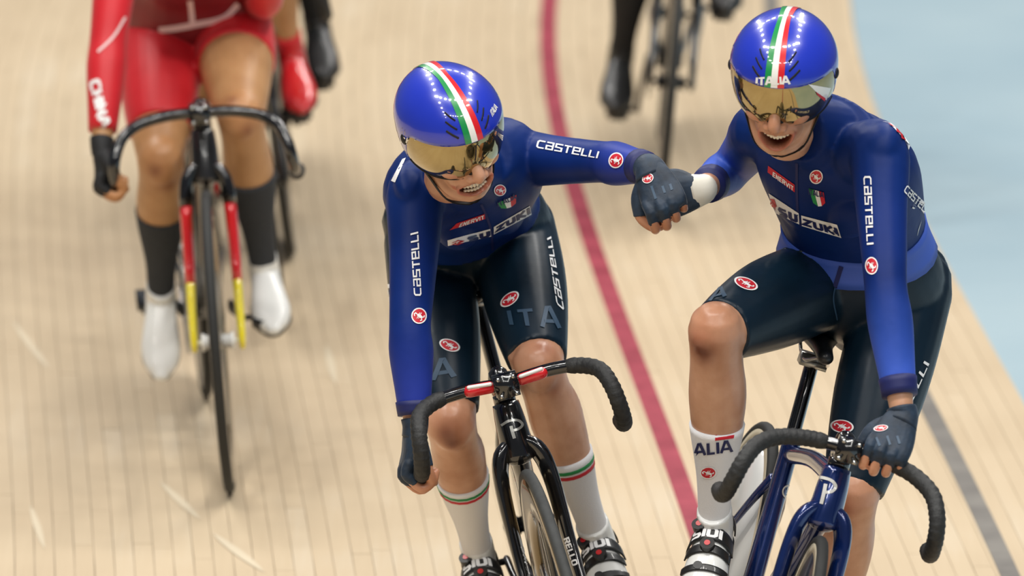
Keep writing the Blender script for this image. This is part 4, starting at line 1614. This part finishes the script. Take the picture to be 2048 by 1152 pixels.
rB = build_rider(J, st, 'laughing cyclist in blue at right, one hand on the bar, one held out')

# ---- rider in red (image left)
J = {}
J['hipM'] = P(392, 48, 20.86)
J['hipR'] = P(318, 55, 20.86)
J['hipL'] = P(466, 42, 20.86)
J['shM'] = P(385, -170, 20.42)
J['shR'] = P(245, -165, 20.42)
J['shL'] = P(520, -175, 20.42)
J['knR'] = reach(J['hipR'], 322, 325, 0.42, -1)
J['knL'] = reach(J['hipL'], 482, 238, 0.40, -1)
J['anR'] = reach(J['knR'], 322, 588, 0.41, 1)
J['anL'] = reach(J['knL'], 528, 536, 0.43, 1)
J['ftR'] = unit((0.02, -0.75, -0.66))
J['ftL'] = unit((0.10, -1.0, -0.28))
c, X_, Z_ = grip(bC, 7.6, -1, (-1, -0.35, 0.1), (0, -1, 0))
Y_ = np.cross(Z_, X_)
o_ = c + 0.002 * Y_ + 0.030 * Z_
hR = hand(o_, X_, Y_, Z_, -1)
J['handR'], J['handcR'] = hR, o_
J['wrR'] = hR[2]
J['elR'] = reach(J['shR'], 216, 85, 0.29, -1)
J['elL'] = reach(J['shL'], 530, -10, 0.285, 1)
J['wrL'] = reach(J['elL'], 515, 25, 0.25, 1)
J['marks'] = [((310, 342), 0.016, (0.55, 0.42, 0.42)), ((338, 372), 0.018, (0.60, 0.46, 0.42)), ((462, 200), 0.016, (0.60, 0.50, 0.54)),
              ((494, 262), 0.018, (0.55, 0.42, 0.40))]
st = dict(skin=M_SKIN2, jersey=M_MAROON, sleeve=M_REDJ, shorts=M_REDJ, sock=M_SOCKB, shoe='white', short_end=(0.62, 0.36), sock_top=(0.46, 0.46), glove=M_BLACK, hem=-0.05, sleeve_end=(0.95, 0.95))
rC = build_rider(J, st, 'cyclist in a red suit with charcoal socks and white shoes at left')


# ---- riders farther back, seated in their bicycles' own coordinates
def seated(bike, q, crank, label, st, open_=0.0):
    one, vec = bike['one'], bike['vec']
    J = {}
    hip = SCL0 + A([-0.01, 0, 0.15])
    J['hipM'] = one(hip)
    sh = hip + A([0.36, 0, 0.34])
    J['shM'] = one(sh)
    for s, y in (('R', -1), ('L', 1)):
        J['hip' + s] = one(hip + A([0, y * 0.085, 0]))
        J['sh' + s] = one(sh + A([0, y * 0.165, 0]))
        a = crank if y < 0 else crank + math.pi
        pe = BB + A([0, y * 0.125, 0]) + A([math.cos(a), 0, -math.sin(a)]) * 0.165
        f = unit(A([1.0, 0, -0.25]))
        u = A([-f[2], 0, f[0]])
        an = pe - f * 0.11 + u * 0.098
        hp = hip + A([0, y * 0.085, 0])
        d = an - hp
        L = min(np.linalg.norm(d), 0.829)
        du = unit(d)
        x = (0.42 ** 2 - 0.41 ** 2 + L * L) / (2 * L)
        h = math.sqrt(max(0.42 ** 2 - x * x, 0))
        kn = hp + du * x + perp(A([1.0, 0, 0.3]), du) * h + A([0, y * open_, 0])
        J['kn' + s], J['an' + s] = one(kn), one(an)
        J['ft' + s] = unit(vec(f))
        pts = catmull(bike['bp'] * A([1, y, 1]) + CLAMP, 10)
        c, X_, Z_ = grip(bike, 3.4, y, vec((0.2, y * 0.5, 0.8)), vec((1, -y * 0.6, 0)))
        Y_ = np.cross(Z_, X_) * (1 if y < 0 else -1)
        o_ = c + 0.004 * Y_ + 0.031 * Z_
        hh = hand(o_, X_, Y_, Z_, -1)
        J['hand' + s], J['handc' + s], J['wr' + s] = hh, o_, hh[2]
        shp = sh + A([0, y * 0.165, 0])
        m = (J['sh' + s] + hh[2]) / 2
        dd = hh[2] - J['sh' + s]
        L = np.linalg.norm(dd)
        h = math.sqrt(max(0.28 ** 2 - (L / 2) ** 2, 0))
        J['el' + s] = m + perp(vec((-0.2, y * 0.8, -0.5)), unit(dd)) * h
    J['head'] = (one(sh + A([0.14, 0, 0.16])), rot_axes(0, 10, 0), 'grin')
    return build_rider(J, st, label)


far = dict(skin=M_SKIN2, jersey=M_REDJ, shorts=M_BLACK, sock=M_BLACK, shoe='black', short_end=(0.8, 0.8), sock_top=(0.30, 0.30), glove=M_BLACK, voxel=0.008, sleeve_end=(0.5, 0.5))
rD = seated(bD, QD, math.pi / 2 + 1.2, 'cyclist with black sock and black shoe, cut off above, behind the rider in red', far)
rE = seated(bE, QE, 2.36, 'cyclist with bare calf and red shoe close beside the rider in red', dict(far, sock=M_REDJ, shoe='red', sock_top=(0.86, 0.86)))
rF = seated(bF, QF, 1.95, 'cyclist in long black socks, cut off above, far behind the joined hands', dict(far, skin=M_SKIN))
# ------------------------------------------------------------------ prints on the clothing, helmets and bicycles
tA = {k: obj_bvh(rA[k]) for k in ('jersey', 'shorts', 'helmet', 'gloveL')}
tB = {k: obj_bvh(rB[k]) for k in ('jersey', 'shorts', 'helmet', 'sockR', 'gloveL', 'hem')}
jA, jB, sA, sB, hA, hB = rA['jersey'], rB['jersey'], rA['shorts'], rB['shorts'], rA['helmet'], rB['helmet']


def shield(tree, tl, tr, br, bl, parent):
    tl, tr, br, bl = (A(c, float) for c in (tl, tr, br, bl))
    for k, m in ((0, M_GREEN), (1, M_WHITE), (2, M_RED)):
        a, b = k / 3, (k + 1) / 3
        drop = lambda u: 0.30 * (1 - (2 * u - 1) ** 2)
        dn = lambda u: lerp(bl, br, u) + (lerp(bl, br, u) - lerp(tl, tr, u)) * drop(u)
        patch(tree, (dn(a), dn(b), lerp(tl, tr, b), lerp(tl, tr, a)), m, parent, 3, 5, 0.0014, 'crest')


def smark(tree, c, ex, ey, parent, off=0.0024):
    """red angular S mark"""
    c, ex, ey = A(c, float), A(ex, float), A(ey, float)
    pts = A([(-1, 0.35), (0, 1), (1, 0.35), (0.25, 0.35), (-0.25, 0.35), (0.6, -0.35), (-0.6, 0.2), (1, -0.35), (0, -1), (-1, -0.35), (0.25, -0.35), (-0.25, -0.35)])
    Fc = [[0, 1, 2], [0, 4, 11, 6], [4, 3, 7, 10], [9, 8, 7], [0, 3, 7]]
    V = lay(tree, c + pts[:, :1] * ex + pts[:, 1:] * ey, off)
    return link('emblem', V, Fc, M_RED, parent, smooth=False)


# central rider
T_ = tA['jersey']
line(T_, [(962, 408), (974, 436), (982, 462), (985, 500)], 5, M_CUFF, jA, 0.0010, 'zip')
patch(T_, ((896, 491), (982, 472), (980, 457), (895, 480)), M_WHITE, jA)
patch(T_, ((987, 468), (1062, 429), (1059, 411), (987, 453)), M_WHITE, jA)
smark(T_, (915, 484), (13, -2), (0, 4.5), jA)
lettering(T_, 'SU', ((937, 482), (978, 471), (977, 461), (935, 474)), M_NAVYP, jA, 0.3, 0.25, 0.0024)
lettering(T_, 'ZUKI', ((992, 462), (1058, 427), (1056, 415), (991, 454)), M_NAVYP, jA, 0.26, 0.2, 0.0024)
patch(T_, ((899, 460), (970, 437), (969, 427), (913, 446)), M_RED, jA)
lettering(T_, 'ENERVIT', ((917, 453), (968, 436), (967, 429), (921, 445)), M_WHITE, jA, 0.2, 0.18, 0.0022)
badge(T_, (999, 380), (12, -3), (3, 11), jA)
shield(T_, (994, 406), (1032, 389), (1031, 406), (1002, 416), jA)
lettering(T_, 'ITALIA', ((996, 412), (1031, 396), (1029, 387), (993, 404)), M_NAVYP, jA, 0.2, 0.18, 0.0026)
lettering(T_, 'castelli', ((842, 592), (836, 464), (821, 468), (828, 592)), M_WHITE, jA, 0.17, 0.14)
badge(T_, (837.5, 632), (15, 0), (0, 16), jA)
lettering(T_, 'castelli', ((1073, 296), (1196, 317), (1200, 304), (1077, 281)), M_WHITE, jA, 0.17, 0.14)
badge(T_, (1233, 321), (14, -6), (5, 14), jA)
patch(T_, ((783, 362), (791, 365), (812, 316), (805, 319)), M_WHITE, jA, 4, 6)
T_ = tA['shorts']
badge(T_, (899, 691), (20, 7), (-4, 11), sA)
badge(T_, (1020, 599), (17, -13), (7, 9), sA)
lettering(T_, 'A', ((866, 761), (908, 754), (902, 718), (868, 722)), M_TONAL, sA, 0.2, 0.1)
lettering(T_, 'ITA', ((1022, 650), (1118, 657), (1112, 615), (1016, 622)), M_TONAL, sA, 0.18, 0.3)
lettering(T_, 'castelli', ((1127, 622), (1101, 474), (1093, 478), (1112, 608)), M_WHITE, sA, 0.17, 0.14)
lettering(T_, 'castelli', ((768, 570), (782, 668), (790, 655), (776, 566)), M_WHITE, sA, 0.17, 0.14)
T_ = tA['helmet']
lettering(T_, 'ITALIA', ((803, 285), (835, 295), (835, 282), (804, 273)), M_WHITEG, hA, 0.24, 0.16)
lettering(T_, 'ITALIA', ((984, 234), (994, 216), (988, 208), (979, 222)), M_WHITEG, hA, 0.24, 0.16)
badge(tA['gloveL'], (1296, 357), (10, -6), (5, 8), rA['gloveL'])
# right-hand rider
T_ = tB['jersey']
line(T_, [(1594, 326), (1594, 380), (1596, 425), (1602, 452)], 5, M_CUFF, jB, 0.0010, 'zip')
patch(T_, ((1536, 344), (1590, 384), (1590, 369), (1537, 331)), M_RED, jB)
lettering(T_, 'ENERVIT', ((1547, 352), (1588, 381), (1588, 372), (1548, 343)), M_WHITE, jB, 0.2, 0.18, 0.0022)
badge(T_, (1633, 353), (13, 2), (-2, 14), jB)
shield(T_, (1618, 376), (1648, 384), (1651, 405), (1627, 405), jB)
lettering(T_, 'ITALIA', ((1619, 388), (1648, 394), (1648, 384), (1618, 377)), M_NAVYP, jB, 0.2, 0.18, 0.0026)
patch(T_, ((1548, 424), (1599, 448), (1598, 426), (1538, 386)), M_WHITE, jB)
patch(T_, ((1604, 451), (1683, 475), (1675, 449), (1603, 430)), M_WHITE, jB)
smark(T_, (1547, 408), (7, 8), (-3, 11), jB)
lettering(T_, 'SU', ((1561, 429), (1595, 443), (1594, 428), (1559, 414)), M_NAVYP, jB, 0.3, 0.25, 0.0024)
lettering(T_, 'ZUKI', ((1607, 448), (1678, 470), (1673, 455), (1606, 436)), M_NAVYP, jB, 0.26, 0.2, 0.0024)
lettering(T_, 'castelli', ((1728, 353), (1735, 490), (1748, 489), (1743, 353)), M_WHITE, jB, 0.17, 0.14)
badge(T_, (1744, 532), (12.5, 2), (-1, 17.5), jB)
lettering(T_, 'castelli', ((1806, 383), (1853, 432), (1861, 418), (1813, 370)), M_WHITE, jB, 0.17, 0.14)
patch(T_, ((1783, 252), (1825, 297), (1800, 240), (1758, 217)), M_WHITE, jB, 8, 6)
for x, y in ((1784, 243), (1795, 255), (1804, 268)):
    patch(T_, ((x - 3, y + 9), (x + 6, y + 13), (x + 3, y - 6), (x - 6, y - 8)), M_RED, jB, 2, 2, 0.0022, 'emblem')
patch(T_, ((1864, 470), (1880, 498), (1885, 486), (1868, 446)), M_WHITE, jB, 3, 5)
line(tB['hem'], [(1683, 532), (1676, 555), (1668, 580)], 9, M_CUFF, rB['jersey'], 0.0016, 'zip')
T_ = tB['shorts']
line(T_, [(1670, 572), (1666, 600), (1674, 640)], 3, M_TONAL, sB, 0.0010, 'seam')
badge(T_, (1492, 568), (23, 8), (-3, 11), sB)
lettering(T_, 'A', ((1420, 602), (1450, 594), (1452, 573), (1430, 580)), M_TONAL, sB, 0.2, 0.1)
badge(T_, (1685, 853), (23, 3), (-2, 13), sB)
lettering(T_, 'telli', ((1812, 829), (1857, 728), (1847, 722), (1806, 812)), M_WHITE, sB, 0.17, 0.14)
T_ = tB['sockR']
lettering(T_, 'ALIA', ((1390, 912), (1463, 903), (1462, 881), (1389, 889)), M_NAVYP, rB['sockR'], 0.19, 0.16)
patch(T_, ((1430, 881), (1467, 876), (1469, 864), (1431, 871)), M_RED, rB['sockR'], 6, 2)
badge(T_, (1417, 945), (16, -2), (2, 12), rB['sockR'])
lettering(tB['helmet'], 'ITALIA', ((1513, 170), (1579, 168), (1577, 153), (1514, 155)), M_WHITEG, hB, 0.24, 0.14)
vB = [c for c in hB.children if c.name.split('.')[0] == 'visor'][0]
tV = obj_bvh(vB)
patch(tV, ((1630, 182), (1652, 200), (1661, 176), (1616, 168)), M_WHITEG, hB, 8, 4, 0.0010, 'sticker')
patch(tV, ((1634, 190), (1648, 202), (1650, 196), (1631, 183)), M_RED, hB, 5, 2, 0.0016, 'sticker')
for g_, pts in ((rB['gloveL'], [((1752, 875), (1760, 892)), ((1774, 872), (1780, 890)), ((1794, 872), (1799, 888))]), (rA['gloveL'], [((1303, 372), (1312, 398)), ((1325, 372), (1330, 386)), ((1340, 368), (1344, 380))])):
    tg_ = obj_bvh(g_)
    for a_, b_ in pts:
        line(tg_, [a_, lerp(a_, b_, 0.5), b_], 5, M_TONAL, g_, 0.0010, 'print_bar')
badge(tB['gloveL'], (1762, 857), (14, -3), (2, 6), rB['gloveL'])
# rider in red
tC = obj_bvh(rC['sleeveR'])
lettering(tC, 'CHINA', ((180, 165), (201, 258), (219, 250), (199, 158)), M_WHITE, rC['jersey'], 0.26, 0.14)
tC = obj_bvh(rC['jersey'])
line(tC, [(318, 60), (352, 56), (389, 49), (446, 36), (476, 8)], 12, M_PINKW, rC['jersey'], 0.0014)
line(tC, [(380, 1), (383, 24), (385, 46)], 11, M_PINKW, rC['jersey'], 0.0014)
line(obj_bvh(rC['sleeveR']), [(250, 34), (226, 74), (196, 104)], 5, M_PINKW, rC['jersey'], 0.0016)
# marks on the bicycles


def strokes_on(obj, pls, wpx, m, name='emblem', off=0.0014):
    t = obj_bvh(obj)
    ps = []
    for pl, wd in zip(pls, wpx):
        V, Fc = stroke(catmull(A(pl, float), 4), wd)
        ps.append((lay(t, V, off), Fc))
    V, Fc = join(ps)
    return link(name, V, Fc, m, obj)


strokes_on(bA['frame'], [[(1003, 851), (1018, 842), (1035, 841), (1044, 849), (1038, 857), (1024, 862)], [(1022, 852), (1025, 864), (1029, 877)]], (5, 6), M_CHROME)
strokes_on(bB['frame'], [[(1630, 954), (1648, 956), (1664, 962), (1671, 973), (1664, 983), (1649, 985)], [(1652, 968), (1648, 988), (1643, 1008)]], (6, 7), M_WHITEP)
ca_ = [(1577 + 12 * math.cos(a), 984 + 13 * math.sin(a)) for a in np.linspace(0, 2 * math.pi, 17)]
strokes_on(bB['frame'], [ca_, [(1573, 978), (1581, 981), (1577, 985), (1575, 991)]], (3, 3), M_WHITEP)
tF = obj_bvh(bA['fork'])
lettering(tF, 'PINARELLO', ((1042, 1094), (1072, 1212), (1082, 1208), (1053, 1091)), M_WHITE, bA['fork'], 0.22, 0.16, 0.0012)
lettering(tF, 'RELLO', ((1128, 1078), (1146, 1132), (1156, 1128), (1138, 1074)), M_WHITE, bA['fork'], 0.22, 0.16, 0.0012)
